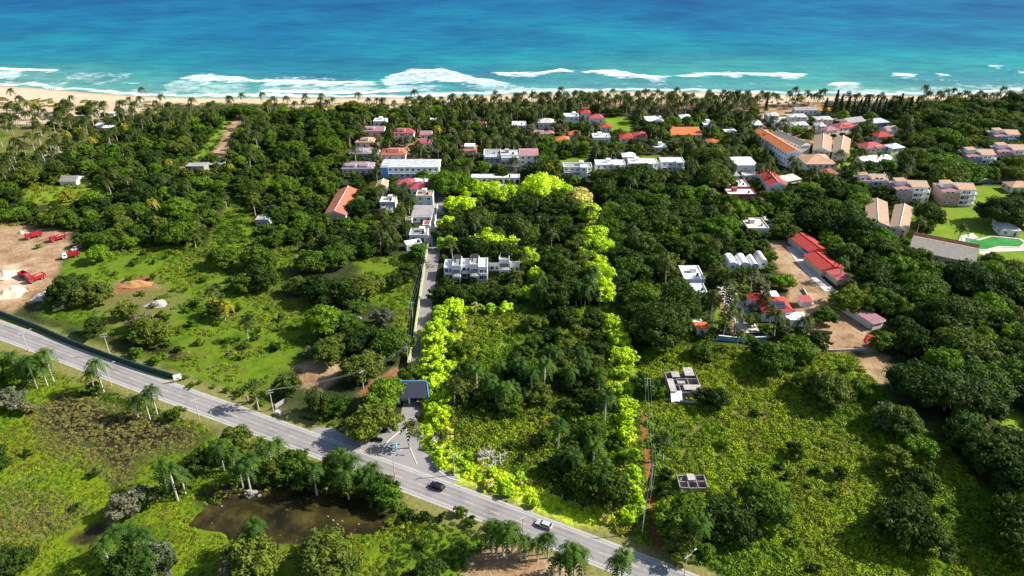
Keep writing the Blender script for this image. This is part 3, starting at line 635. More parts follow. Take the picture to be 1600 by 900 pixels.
def building(name, label, pts, d, h, roof='flat', rc='wroof', wc='white', st=1, win=1, rh=None, ov=.5, cat='house', group=None, balcony=0, extra=(), keep=True, door=True, edge=None):
    x0, y0, x1, y1 = pts; a, b_ = P(x0, y0), P(x1, y1); v = b_-a; w_ = v.length; rz = math.atan2(v.y, v.x)
    rt = empty(name, ((a.x+b_.x)/2, (a.y+b_.y)/2, 0), rz, label, cat, group)
    Mw = Matrix.Translation(rt.location) @ Matrix.Rotation(rz, 4, 'Z')
    if y0 < 300 and st < 3: h *= .84
    if rh is None: rh = {'flat': 0, 'gable': d*.22, 'gabley': w_*.22, 'hip': min(w_, d)*.24, 'shed': d*.12, 'shedx': w_*.12}[roof]
    q = MB(); q.box(-w_/2, w_/2, 0, d, -.4, h)
    if roof in ('gable', 'gabley'):
        if roof == 'gable': pr = [(-w_/2, 0, h), (-w_/2, d, h), (-w_/2, d/2, h+rh*.97), (w_/2, 0, h), (w_/2, d, h), (w_/2, d/2, h+rh*.97)]
        else: pr = [(-w_/2, 0, h), (w_/2, 0, h), (0, 0, h+rh*.97), (-w_/2, d, h), (w_/2, d, h), (0, d, h+rh*.97)]
        q.add(pr, [(0, 1, 2), (3, 5, 4)])
    q.build('wall', M[wc], rt)
    if roof == 'flat':
        q = MB(); q.box(-w_/2+.26, w_/2-.26, .26, d-.26, h, h+.08); q.build('roof', M[rc], rt)
        q = MB(); e = .04; ph = .55
        q.box(-w_/2-e, w_/2+e, -e, .25, h, h+ph); q.box(-w_/2-e, w_/2+e, d-.25, d+e, h, h+ph); q.box(-w_/2-e, -w_/2+.25, .25, d-.25, h, h+ph); q.box(w_/2-.25, w_/2+e, .25, d-.25, h, h+ph)
        q.build('parapet', M[wc], rt)
        if w_ > 7 and d > 6 and rng.random() < .8:
            q = MB(); a0 = rng.uniform(-w_*.3, w_*.1); q.box(a0, a0+2.4, d*.5, d*.5+2.6, h+.083, h+2.0); q.box(a0-.15, a0+2.55, d*.5-.15, d*.5+2.75, h+2.0, h+2.15); q.build('roof_hatch', M[wc], rt)
        if w_ > 5:
            q = MB(); a0 = rng.uniform(w_*.15, w_*.35); q.cone(a0, d*.3, h+.082, h+1.3, .62, .58, 10); q.cone(a0, d*.3, h+1.3, h+1.5, .5, .2, 10); q.build('water_tank', M['black' if rng.random() < .5 else 'skyblue'], rt)
    else:
        link('roof', roof_mesh(roof, w_, d, h, rh, ov, rc, edge or ('white' if roof != 'hip' else rc)), rt)
    if win:
        sh = h/st; wh = min(1.3, sh*.45); nwin = 0
        for k in range(st):
            zc = k*sh+sh*.56
            n_ = max(1, int(w_/3.3)); ds = n_//2 if (k == 0 and door) else -1
            for i in range(n_):
                x = -w_/2+(i+.5)*w_/n_
                if i == ds and n_ > 1: link('door', door_mesh(), rt, (x, 0, 0)); continue
                link('window', window_mesh(1.3, round(wh, 1)), rt, (x, 0, zc))
            if win > 1 or d < 16:
                m_ = max(1, int(d/4.2))
                for i in range(m_):
                    y = (i+.5)*d/m_
                    vx = -1 if rt.location.x > 20 else 1     # the flank turned towards the middle of the picture
                    link('window', window_mesh(1.3, round(wh, 1)), rt, (vx*w_/2, y, zc), (0, 0, vx*math.pi/2))
    if balcony:
        sh = h/st
        for k in range(1, st):
            q = MB(); z = k*sh; q.box(-w_/2+.3, w_/2-.3, -1.5, -.02, z-.12, z); q.box(-w_/2+.3, w_/2-.3, -1.5, -1.4, z+.15, z+.95, 0)
            for x in np.arange(-w_/2+.3, w_/2-.2, max(2.5, (w_-.8)/4)): q.box(x, x+.25, -1.52, -1.27, z-sh+.0, z-.12)
            q.build('balcony', M['white'], rt)
    for ex in extra: ex(rt, w_, d, h)
    if keep:
        cs = [Mw @ Vector((x, y, z)) for x in (-w_/2, w_/2) for y in (0, d) for z in (h*.35, h+rh)]
        ix, iy = proj([c.x for c in cs], [c.y for c in cs], [c.z for c in cs]); BB.append((ix.min(), iy.min(), ix.max(), iy.max(), max(y0, y1)))
        cs = [Mw @ Vector((x, y, h)) for x, y in ((-w_/2-1, -1), (w_/2+1, -1), (w_/2+1, d+(4 if name == 'long_block' else 1)), (-w_/2-1, d+(4 if name == 'long_block' else 1)))]; ix, iy = proj([c.x for c in cs], [c.y for c in cs], [c.z for c in cs]); ROOFS.append([(float(u), float(q_)) for u, q_ in zip(ix, iy)])
    return rt
def solar(rt, w_, d, h):
    for i in range(6):
        q = MB(); q.box(-w_*.2+i*1.7, -w_*.2+i*1.7+1.4, 1.0, 3.4, h+.9, h+1.0, 0, Matrix.Translation((0, 0, .2)) @ Matrix.Rotation(0.0, 4, 'X')); q.build('solar_panel', M['solar'], rt)
def wing(x0, x1, y0, y1, hh, rc='wroof', wc='white'):
    def f(rt, w_, d, h):
        q = MB(); q.box(x0, x1, y0, y1, -.3, hh); q.build('wing', M[wc], rt); q = MB(); q.box(x0-.2, x1+.2, y0-.2, y1+.2, hh, hh+.2); q.build('wing_roof', M[rc], rt)
        n_ = max(1, int((x1-x0)/3)); 
        for i in range(n_): link('window', window_mesh(1.1, 1.1), rt, (x0+(i+.5)*(x1-x0)/n_, y0, hh-1.4))
    return f
def dormer(x, y, wz, dz, hh, rc):
    def f(rt, w_, d, h):
        q = MB(); q.box(x-wz/2, x+wz/2, y, y+dz, h-.2, h+hh); q.build('dormer', M['white'], rt)
        link('dormer_roof', roof_mesh('gable', wz, dz, 0, dz*.2, .3, rc), rt, (x, y, h+hh+.01))
        link('window', window_mesh(1.1, .8), rt, (x, y, h+hh*.55))
    return f
B = building
def back_strip(rt, w_, d, h):
    q = MB(); q.box(-w_/2-.4, w_/2+.4, d+.6, d+3.4, -.3, h+2.9); q.build('rear_wall', M['cream'], rt)
    q = MB(); q.add([(-w_/2-.6, d+.52, h+2.3), (w_/2+.6, d+.52, h+2.3), (w_/2+.6, d+2.4, h+4.4), (-w_/2-.6, d+2.4, h+4.4), (w_/2+.6, d+3.7, h+2.9), (-w_/2-.6, d+3.7, h+2.9)], [(0,1,2,3), (3,2,4,5), (0,5,4,1), (0,3,5), (1,4,2)]); q.build('ridge_roof', M['terra'], rt)
    for k in range(5): q = MB(); x = -w_/2+k*w_/4; q.box(x-.15, x+.15, 0, d+.5, h+.3, h+.34); q.box(x-.12, x+.12, d+.3, d+.5, h+2.3, h+3.4); q.build('party_wall', M['offwhite'], rt)
# -- village, west side
B('small_villa', 'small white terrace villa, nearest the beach in the left part of the village', (584,199,604,199), 8, 5, 'flat', 'wroof', st=1, cat='villa')
B('villa', 'mauve roofed villa just below the small white terrace villa', (571,213,600,213), 9, 4.5, 'gable', 'rose', 'offwhite', cat='villa', extra=[dormer(-3,1,5,3,1.6,'rose')])
B('villa', 'two storey white villa with a wide bright red roof among palms', (616,219,647,219), 9, 6, 'hip', 'redpink', 'white', 2, cat='villa', extra=[dormer(-2,1,5,3,1.8,'red')])
B('cottage', 'small faded rose roofed cottage furthest right behind the pink cottage', (657,218,674,218), 7, 4, 'gable', 'rose', 'offwhite', cat='cottage')
B('cottage', 'pink roofed white cottage facing the grey hotel roof', (652,231,674,231), 7, 4, 'gable', 'redpink', 'white', cat='cottage')
B('villa', 'salmon roofed low villa at the left of the yellow palms', (556,230,584,230), 9, 4, 'hip', 'terraold', 'offwhite', cat='villa', extra=[dormer(0,1,5,3,1.6,'rose')])
B('villa', 'grey tiled villa with a pale blue right wing', (547,249,577,249), 10, 4.5, 'hip', 'mauver', 'offwhite', cat='villa', extra=[dormer(0,1,5,3,1.4,'mauver')])
B('annex', 'pale blue roofed annex joined beside the grey tiled villa', (578,250,592,250), 8, 4.5, 'flat', 'metalroof', 'offwhite', cat='annex')
B('villa', 'large orange red roofed villa right behind the grey hotel roof', (595,252,634,252), 12, 5, 'hip', 'terra', 'white', cat='villa', extra=[dormer(0,2,7,4,1.8,'red')])
B('hotel', 'long white hotel wing under a pale grey metal roof with palms before it', (598,279,686,279), 14, 8.5, 'gable', 'metalroof', 'white', 2, balcony=1, cat='hotel', rh=1.2, extra=[wing(-17.5,-13,-2,9,7.5,'groof','skyblue')])
B('villa', 'mauve tiled villa beside the left end of the grey hotel', (535,273,582,273), 11, 4.5, 'hip', 'mauver', 'offwhite', cat='villa', extra=[dormer(-4,1,6,3,1.6,'mauver'), dormer(4,1,5,3,1.4,'rose')])
B('villa', 'white villa with a flat centre between bright crimson hip roofs', (622,301,646,301), 8, 5, 'hip', 'redpink', 'white', cat='villa')
B('villa', 'crimson pyramid roofed house at the top of the side street', (642,309,668,309), 9, 5, 'hip', 'redpink', 'white', cat='villa', rh=3)
B('house', 'flat white house between the two crimson roofs', (646,297,671,297), 6, 5.5, 'flat', 'wroof')
B('house', 'narrow brown tiled house standing left of the crimson roofs', (589,303,604,303), 9, 4.5, 'gabley', 'terraold', 'offwhite')
B('barn', 'long terracotta barn with a pale ridge running away from the road', (508,346,541,346), 36, 3.4, 'gabley', 'terra', 'offwhite', cat='barn', win=0, rh=2.6, edge='rubble')
B('house', 'broken white roofed house half hidden by palms left of the street', (594,326,618,326), 8, 3.5, 'flat', 'wroof', 'offwhite')
B('shed', 'white roofed shed below the broken white house', (594,337,612,337), 6, 2.6, 'flat', 'wroof', 'offwhite', cat='shed')
B('house', 'two storey white cube house at the top of the side street', (651,324,677,324), 8, 6.5, 'flat', 'terraold', 'white', 2)
B('shed', 'long light grey sheet roofed shed beside the side street', (644,348,674,348), 14, 3.2, 'shed', 'greysheet', 'white', cat='shed', rh=.7)
B('outbuilding', 'small red roofed outbuilding at the street wall', (661,361,672,361), 5, 3, 'flat', 'red', 'white', cat='outbuilding')
B('outbuilding', 'small orange roofed outbuilding left of the grey shed', (633,352,644,352), 4, 2.8, 'flat', 'orange', 'white', cat='outbuilding')
B('house', 'flat white house at the lower end of the street row', (640,378,668,378), 8, 3.4, 'flat', 'groof', 'white')
B('house', 'low white walled yard house touching the tree below the street row', (636,392,660,388), 5, 2.6, 'flat', 'wroof', 'white')
B('shed', 'small grey concrete shed alone in the forest left of the terracotta barn', (400,353,421,353), 6, 3, 'flat', 'groof', 'concrete', cat='shed')
# -- village, centre
B('house', 'house with a white roof court framed in terracotta left of the apartment hotel', (720,246,744,246), 12, 5, 'hip', 'terra', 'white', rh=1.2, extra=[wing(-2.5,4,3,9,6.4)])
B('apartment_hotel', 'left block of the apartment hotel with dark upper roof and red awning', (756,262,782,262), 11, 8, 'flat', 'groof', 'white', 3, cat='hotel', balcony=1, extra=[dormer(0,-1.5,9,2.2,-2.6,'red')])
B('apartment_hotel', 'middle block of the apartment hotel with pale roof and red tiled lean-to', (782,266,812,266), 12, 9, 'flat', 'metalroof', 'mauve', 3, cat='hotel', balcony=1, extra=[dormer(0,-1.5,11,2.2,-2.4,'redpink')])
B('apartment_hotel', 'right block of the apartment hotel under a rose roof with white lattice', (812,264,840,264), 14, 8.5, 'gable', 'rose', 'white', 3, cat='hotel', rh=1.2)
rt = B('arcade', 'low white arcade with dark arches in front of the apartment hotel', (736,287,812,287), 6, 4, 'flat', 'wroof', 'white', cat='arcade', win=0)
for i in range(9):
    q = MB(); x = -13+i*3.25; pts = [(x-1.0, 0), (x+1.0, 0)]+[(x+1.0*math.cos(t), 1.7+1.1*math.sin(t)) for t in np.linspace(0, math.pi, 7)]
    q.add([(a, -.05, b_) for a, b_ in pts], [tuple(range(len(pts)))]); q.add([(a, -.02, b_) for a, b_ in pts], [tuple(range(len(pts)))]); q.build('arch', M['glass'], rt)
B('pavilion', 'small orange red pavilion roof alone in the trees', (743,201,760,201), 6, 3.5, 'hip', 'orange', 'offwhite', cat='pavilion', win=0, rh=1.4)
B('villa', 'bright white flat roofed villa in the trees above the apartment hotel', (800,205,822,205), 11, 4.5, 'flat', 'wroof', 'white', cat='villa')
B('villa', 'pale villa with a broken roofline right of the bright white villa', (841,201,865,201), 9, 5, 'hip', 'rubble', 'white', cat='villa')
B('cottage', 'left pink cottage above the orange roofed villa', (835,217,849,217), 7, 4, 'gable', 'rose', 'white', cat='cottage')
B('cottage', 'right pink cottage above the orange roofed villa', (852,217,865,217), 7, 4, 'hip', 'rose', 'pink', cat='cottage')
B('villa', 'tall white cube villa with a column in front, near the coconut grove', (881,197,904,197), 9, 8, 'flat', 'wroof', 'white', 2, cat='villa')
B('villa', 'red and white villa touching the white cube villa', (907,186,922,186), 8, 5, 'hip', 'red', 'white', cat='villa')
B('villa', 'stepped white villa with scarlet roof pieces left of the square lawn', (921,195,942,195), 9, 5.5, 'hip', 'redpink', 'white', cat='villa')
B('cottage', 'little red roofed cottage at the lower corner of the square lawn', (939,206,954,206), 7, 3.5, 'hip', 'red', 'white', cat='cottage')
B('villa', 'orange hip roofed villa with a turquoise pool before it', (869,228,889,228), 9, 4.2, 'hip', 'orange', 'white', cat='villa')
B('villa', 'small orange roofed villa behind the one with the pool', (889,220,906,220), 8, 5, 'hip', 'orange', 'offwhite', cat='villa')
B('villa', 'white villa with two flat roofs and a terrace below the red cottage', (926,226,953,226), 10, 5.5, 'flat', 'wroof', 'white', cat='villa')
B('villa', 'left red hip roofed bungalow of the joined pair', (969,224,990,224), 10, 4, 'hip', 'red', 'white', cat='villa')
B('villa', 'right red hip roofed bungalow of the joined pair', (991,223,1011,223), 11, 4.5, 'hip', 'redpink', 'cream', cat='villa')
B('villa', 'big white hip roof left of two white roofs below the coconut grove', (1010,196,1036,196), 13, 3.8, 'hip', 'wroof', 'offwhite', cat='villa', rh=2)
B('villa', 'small white hip roof right of the big white hip roof', (1064,192,1080,192), 10, 3.8, 'hip', 'wroof', 'white', cat='villa', rh=1.6)
B('villa', 'white terraced house behind the orange bungalow', (1099,203,1116,203), 12, 4, 'flat', 'wroof', 'white', cat='villa')
B('bungalow', 'long orange roofed bungalow with a blue grey awning', (1050,218,1095,218), 11, 4, 'shed', 'orange', 'white', cat='bungalow', rh=2.2)
B('cottage', 'small orange roofed cottage right of the long orange bungalow', (1106,231,1124,231), 9, 4, 'hip', 'orange', 'offwhite', cat='cottage')
B('cottage', 'white roofed cottage above the two storey white hip house', (1134,213,1151,213), 8, 3.2, 'hip', 'wroof', 'white', cat='cottage', rh=1)
B('hut', 'white conical roofed hut near the beach path', (1177,201,1192,201), 9, 3, 'hip', 'wroof', 'white', cat='hut', rh=2.6)
B('pool_house', 'white hipped pool house behind the white apartment blocks', (973,251,993,251), 8, 2.8, 'hip', 'wroof', 'white', cat='pool house', win=0, rh=1.8)
B('patio_house', 'low pale patio house right of the red bungalow pair', (1021,236,1042,236), 8, 2.6, 'flat', 'wroof', 'white', cat='house')
for k, (a, c, e, lab) in enumerate([(880,924,281,'leftmost white apartment block, its roof edged in dark, beyond the lime treetops'), (930,976,277,'second white apartment block from the left, with a stepped stair tower'),
                       (982,1027,275,'third white apartment block from the left, beside its twin'), (1032,1068,273,'rightmost white apartment block, smallest of the row')]):
    B('apartment_block', lab, (a,e,c,e), 9 if k else 8, 7.6, 'flat', 'groof' if k == 0 else 'wroof', 'white', 3, balcony=1, cat='apartment block', group='white apartment blocks behind the lot', extra=[wing(1.5,5.2,-2.4,2,8.6)])
B('house', 'two storey white house under a white hip roof, pink awning below', (1146,271,1178,271), 12, 7.5, 'hip', 'wroof', 'white', 2, balcony=1, rh=1.2, extra=[dormer(0,-2.2,11,2.2,-4.4,'redpink')])
B('house', 'long low white walled house with dark openings below the hip house', (1162,282,1190,281), 5, 3.2, 'flat', 'rubble', 'white')
B('gazebo', 'little pointed grey gazebo left of the low white walled house', (1146,280,1155,280), 4, 2.4, 'hip', 'rubble', 'white', cat='gazebo', win=0, rh=2.4)
B('house', 'scarlet roofed house on a slant above the white compound', (1199,303,1226,303), 22, 5, 'gabley', 'red', 'white', rh=2.2)
B('compound_house', 'upper white flat roofed hall of the compound', (1135,303,1170,303), 12, 4, 'flat', 'wroof', 'pink', cat='hall')
B('compound_house', 'lower white flat roofed hall with a red verandah', (1136,315,1180,315), 9, 4, 'flat', 'wroof', 'redpink', cat='hall', extra=[wing(9,14,-5,-1,3,'redpink')])
B('house', 'white roofed house half hidden left of the compound', (1094,292,1120,292), 9, 3.5, 'gabley', 'wroof', 'offwhite')
B('warehouse', 'flat stained grey roofed warehouse below the blue pool court', (1167,368,1200,368), 13, 3.6, 'flat', 'rubble', 'offwhite', cat='warehouse', win=0)
# -- east side
for x0, x1, y, lab in ((1199,1216,190,'pale grey villa furthest left of the white beach villas'), (1214,1230,202,'pale grey villa in front of the leftmost beach villa'), (1233,1260,192,'wide pale villa in the middle of the white beach villas'),
                       (1240,1262,205,'pale villa in front of the middle beach villa'), (1275,1300,196,'grey patterned villa right in the row of beach villas'), (1277,1290,207,'small white villa below the grey patterned one')):
    B('beach_villa', lab, (x0,y,x1,y), 9, 5, 'hip', 'rubble', 'white', 2, cat='villa', group='pale villas near the right part of the beach', rh=1.4, extra=[dormer(0,-1,4,3,.4,'rubble')])
B('beach_restaurant', 'long grey roofed beach restaurant left of the amber roof', (1242,179,1276,179), 8, 4, 'gable', 'greysheet', 'white', cat='restaurant', rh=1.2)
B('beach_bar', 'bright amber roofed beach bar in front of the tall dark pines', (1281,180,1300,180), 10, 4, 'hip', 'yelloworange', 'offwhite', cat='bar', rh=2.2, win=0)
B('house', 'grey roofed house with a white gutter under the pines', (1325,199,1350,196), 9, 4, 'gable', 'greysheet', 'offwhite')
B('house', 'blue grey roofed house under the pines', (1361,200,1388,198), 9, 4, 'hip', 'metalroof', 'skyblue')
B('villa', 'red roofed villa in the row below the pines, left one', (1310,208,1338,205), 10, 4, 'hip', 'redpink', 'white', cat='villa', extra=[dormer(0,1,5,3,1.2,'red')])
B('villa', 'rose roofed annexe between the grey villa and the red villa', (1290,212,1308,210), 7, 4, 'hip', 'rose', 'white', cat='villa')
B('villa', 'red roofed villa behind the one with the small lawn', (1370,222,1394,220), 9, 4, 'hip', 'red', 'white', cat='villa')
B('villa', 'red roofed villa with white arches beside the small lawn', (1352,241,1382,238), 10, 4.5, 'hip', 'redpink', 'white', cat='villa', extra=[dormer(2,-1,5,3,.3,'red')])
B('villa', 'pink and white villa furthest right of the red roofs', (1386,213,1402,211), 8, 4.5, 'gable', 'rose', 'white', cat='villa')
B('villa', 'white villa right of the small lawn', (1392,241,1411,239), 8, 4.5, 'hip', 'wroof', 'white', cat='villa')
B('long_hotel', 'long slanting hotel block with orange roof and four rows of windows', (1173,227,1226,262), 10, 9.5, 'gable', 'orange', 'white', 3, cat='hotel', rh=2)
B('hotel_wing', 'grey brown roofed wing behind the long slanting hotel block', (1204,222,1248,242), 8, 7, 'gable', 'lichen', 'offwhite', 2, cat='hotel', rh=2)
B('pavilion', 'little scarlet pyramid roof between the hotel roofs', (1228,233,1250,232), 8, 5.5, 'hip', 'redpink', 'offwhite', cat='pavilion', rh=2)
B('villa_block', 'left one of the two broad tan vaulted roofs', (1268,247,1295,250), 34, 6.5, 'gabley', 'tan', 'cream', 2, cat='hotel', rh=2)
B('villa_block', 'right one of the two broad tan vaulted roofs', (1298,250,1322,253), 34, 6.5, 'gabley', 'tan', 'cream', 2, cat='hotel', rh=2)
B('hall', 'broad orange hip roofed hall with a white and blue gable', (1256,271,1303,271), 18, 7, 'hip', 'terraold', 'white', 2, cat='hall', rh=3.4)
B('hall', 'small red and white pointed hall below the broad orange hall', (1284,283,1308,283), 9, 5, 'hip', 'terra', 'white', cat='hall', rh=2.6, edge='white')
B('house', 'house with a wide white sheet roof and brown left end', (1352,261,1402,258), 12, 3.5, 'hip', 'wroof', 'offwhite', rh=1.6)
B('house', 'small pale slanted roof in the trees below the orange hall', (1229,290,1250,286), 7, 3, 'shed', 'rubble', 'offwhite', win=0)
def resort(label, x0, x1, y, wc='pink', d=16, h=9):
    a, b_ = P(x0, y), P(x1, y); v = b_-a; w_ = v.length
    rt = empty('resort_block', ((a.x+b_.x)/2, a.y, 0), R(-6), label, 'apartment block', 'stepped resort blocks on the right')
    q = MB(); q.box(-w_/2, -w_*.05, 0, d, -.3, h-1.5); q.build('wall', M[wc], rt)
    q = MB(); q.box(-w_*.05+.02, w_*.36, 1.5, d*.8, -.3, h); q.build('tower', M['white'], rt)
    link('roof', roof_mesh('shedx', w_*.5, d*.8, 0, 1.4, .3, 'rose'), rt, (-w_*.26, .5, h-1.48)); link('roof', roof_mesh('gable', w_*.46, d*.66, 0, 1.8, .4, 'terraold'), rt, (w_*.16, 1.6, h+.02))
    q = MB(); q.box(-w_*.45, -w_*.18, d*.35, d*.7, h-1.0, h+1.4); q.build('penthouse', M['white'], rt); link('penthouse_roof', roof_mesh('shedx', w_*.27, d*.35, 0, .5, .3, 'terraold'), rt, (-w_*.315, d*.35, h+1.41))
    for k in range(3):
        z = .3+k*2.9; q = MB(); x = w_*.36+.02
        q.box(x, x+1.8+.0*k, 1.2, d*.8, z-.15, z+.0); q.box(x+1.62, x+1.8, 1.2, d*.8, z+.0, z+.95)
        for yy in np.linspace(1.2, d*.8-.3, 4): q.box(x+1.5, x+1.8, yy, yy+.3, z+.95, z+2.75)
        q.box(-w_*.04, w_*.34, -.4, 1.48, z-.15, z); q.box(-w_*.04, w_*.34, -.4, -.25, z, z+.95)
        for xx in (-w_*.04, w_*.14, w_*.32): q.box(xx, xx+.25, -.38, -.13, z+.95, z+2.75)
        q.build('balcony', M['white'], rt)
        for i in range(2): link('window', window_mesh(1.2, 1.1), rt, (-w_*.45+i*2.6+.8, 0, z+1.6))
        for i in range(2): link('window', window_mesh(1.6, 1.6), rt, (w_*.08+i*2.3, 1.5, z+1.3))
    ix, iy = proj([a.x, b_.x], [a.y, a.y+d], [h*.3, h+2]); BB.append((ix.min(), iy.min(), ix.max()+4, iy.max(), y))
resort('stepped resort block with grey end wall in front of the tan double roof', 1340, 1386, 300, 'mauve', 12, 7)
resort('stepped resort block with pink end wall in the middle, above the dark tree', 1398, 1451, 318)
resort('stepped resort block with white scalloped terraces above the resort lawn', 1471, 1524, 322)
resort('resort block with a broad grey mauve end wall on the right slope', 1510, 1554, 265, 'mauve')
resort('resort block with a pink end wall cut by the right edge of the view', 1558, 1604, 257)
resort('uppermost resort block, white with mauve end wall, on the right', 1553, 1592, 232, 'mauve')
B('villa', 'pink roofed white house at the right edge above the big dark tree', (1578,302,1612,302), 9, 3.5, 'hip', 'terraold', 'white', cat='villa')
B('apartment_block', 'left half of the ribbed tan double roof, broken tiles down its edge', (1350,364,1384,369), 34, 5.5, 'gabley', 'tan', 'cream', 2, cat='apartment block', rh=1.6)
B('apartment_block', 'right half of the ribbed tan double roof', (1387,370,1414,375), 33, 5.2, 'gabley', 'tan', 'cream', 2, cat='apartment block', rh=1.6)
B('long_block', 'very long orange ridged roof with a grey slope above the dark trees', (1418,404,1518,425), 10, 4.5, 'shed', 'lichen', 'cream', 1, cat='apartment block', rh=2.6, extra=[back_strip])
B('pool_bar', 'grey white hip roofed pool bar at the right end of the green pool', (1562,368,1592,370), 9, 3, 'hip', 'rubble', 'white', cat='bar', rh=2)
B('pool_bar', 'small slanted grey roof left of the pool bar', (1558,357,1574,357), 5, 2.8, 'shed', 'rubble', 'offwhite', cat='shed', win=0)
B('gazebo', 'small amber pyramid gazebo beside the dark tree on the resort lawn', (1464,348,1479,348), 5, 2.6, 'hip', 'yelloworange', 'offwhite', cat='gazebo', win=0, rh=2)
# -- stables row and red villa
B('stable', 'uppermost long red stable roof of the slanting row', (1262,403,1292,400), 18, 3.2, 'gabley', 'red', 'cream', cat='stable', win=0, rh=1.5, edge='red')
B('stable', 'middle red stable roof of the slanting row', (1282,432,1316,429), 15, 3.2, 'gabley', 'red', 'cream', cat='stable', win=0, rh=1.5, edge='red')
B('stable', 'small lower red stable roof of the slanting row', (1307,446,1325,444), 9, 2.8, 'shedx', 'redpink', 'cream', cat='stable', win=0)
B('stable', 'long dark red shed roof along the wall under the trees', (1362,516,1378,512), 22, 3, 'shedx', 'rose', 'offwhite', cat='stable', win=0)
B('shelter', 'tiny pink roofed shelter in the sandy yard', (1251,480,1266,480), 4, 2.6, 'shed', 'redpink', 'offwhite', cat='shelter', win=0)
def villa_extra(rt, w_, d, h):
    link('wing_roof', roof_mesh('hip', 7, 7, 0, 1.6, .4, 'red'), rt, (-w_/2+1, 7, h+.4)); q = MB(); q.box(-w_/2-2.5, -w_/2+4.5, 7, 14, -.3, h+.38); q.build('wing', M['white'], rt)
    q = MB(); q.box(-2, 4, 11.5, 16, -.3, h+.5); q.build('rear_wing', M['white'], rt); q = MB(); q.box(-2.2, 4.2, 11.3, 16.2, h+.5, h+.7); q.build('terrace_roof', M['wroof'], rt)
    q = MB(); q.box(w_/2-3, w_/2+5, -4, 2, -.3, 2.9); q.build('garage', M['white'], rt); q = MB(); q.box(w_/2-3.1, w_/2+5.1, -4.1, 2.1, 2.9, 3.1); q.build('garage_roof', M['wroof'], rt)
    for i in range(6):
        for j in range(2):
            q = MB(); q.box(-3.4+i*1.15, -2.4+i*1.15, 1.0+j*1.9, 2.7+j*1.9, 0, .06); o = q.build('solar_panel', M['solar'], rt); o.location = (0, 0, h+.62); o.rotation_euler = (R(24), 0, 0)
B('red_villa', 'large red hip roofed villa with rows of solar panels and white terrace', (1190,502,1236,502), 12, 4.4, 'hip', 'red', 'white', cat='villa', extra=[villa_extra], rh=3)
B('flat_house', 'upper white flat roofed house with an empty pole frame beside it', (1068,449,1100,449), 13, 3.6, 'flat', 'wroof', 'white', win=1)
B('flat_house', 'lower small white flat roofed house attached below it', (1082,468,1104,468), 8, 3, 'flat', 'wroof', 'white')
B('cabin', 'little cabin with an orange roof and white awning below the palms', (1088,524,1104,524), 4, 2.8, 'shed', 'orange', 'white', cat='cabin', extra=[wing(-2.5,1,4.2,7,3.0)])
# barrel vaulted cottages
for i, (x0, x1, y, mt) in enumerate([(1134,1153,424,'wroof'), (1154,1171,424,'wroof'), (1172,1184,426,'skyblue'), (1184,1199,420,'rubble')]):
    a, b_ = P(x0, y), P(x1, y); w_ = (b_-a).length
    rt = empty('vaulted_cottage', ((a.x+b_.x)/2, a.y, 0), 0, ['leftmost white barrel vaulted cottage', 'second white barrel vaulted cottage, in the middle', 'blue fronted narrow vaulted cottage', 'grey stained vaulted cottage at the right end'][i]+' above the red villa', 'cottage', 'barrel vaulted cottages')
    arc = [(w_/2*math.cos(t), 2.0+2.8*math.sin(t)) for t in np.linspace(0, math.pi, 12)]; pr = [(w_/2, -.3)]+arc+[(-w_/2, -.3)]
    q = MB(); k = len(pr); q.add([(x, 0, z) for x, z in pr]+[(x, 9, z) for x, z in pr], [tuple(range(k)), tuple(range(k, 2*k))[::-1]], 0); q.build('wall', M['skyblue'] if i == 2 else M['white'], rt)
    q = MB(); q.add([(x, -.3, z+.02) for x, z in pr]+[(x, 9.3, z+.02) for x, z in pr], [(j, j+1, k+j+1, k+j) for j in range(k-1)], 0)
    q.build('vault', M['rubble' if i == 3 else 'wroof'], rt, smooth=True); link('window', window_mesh(1.2, 1.1), rt, (0, 0, 2.4))
    ix, iy = proj([a.x, b_.x], [a.y, a.y+9], [1, 5]); BB.append((ix.min(), iy.min(), ix.max(), iy.max(), y))
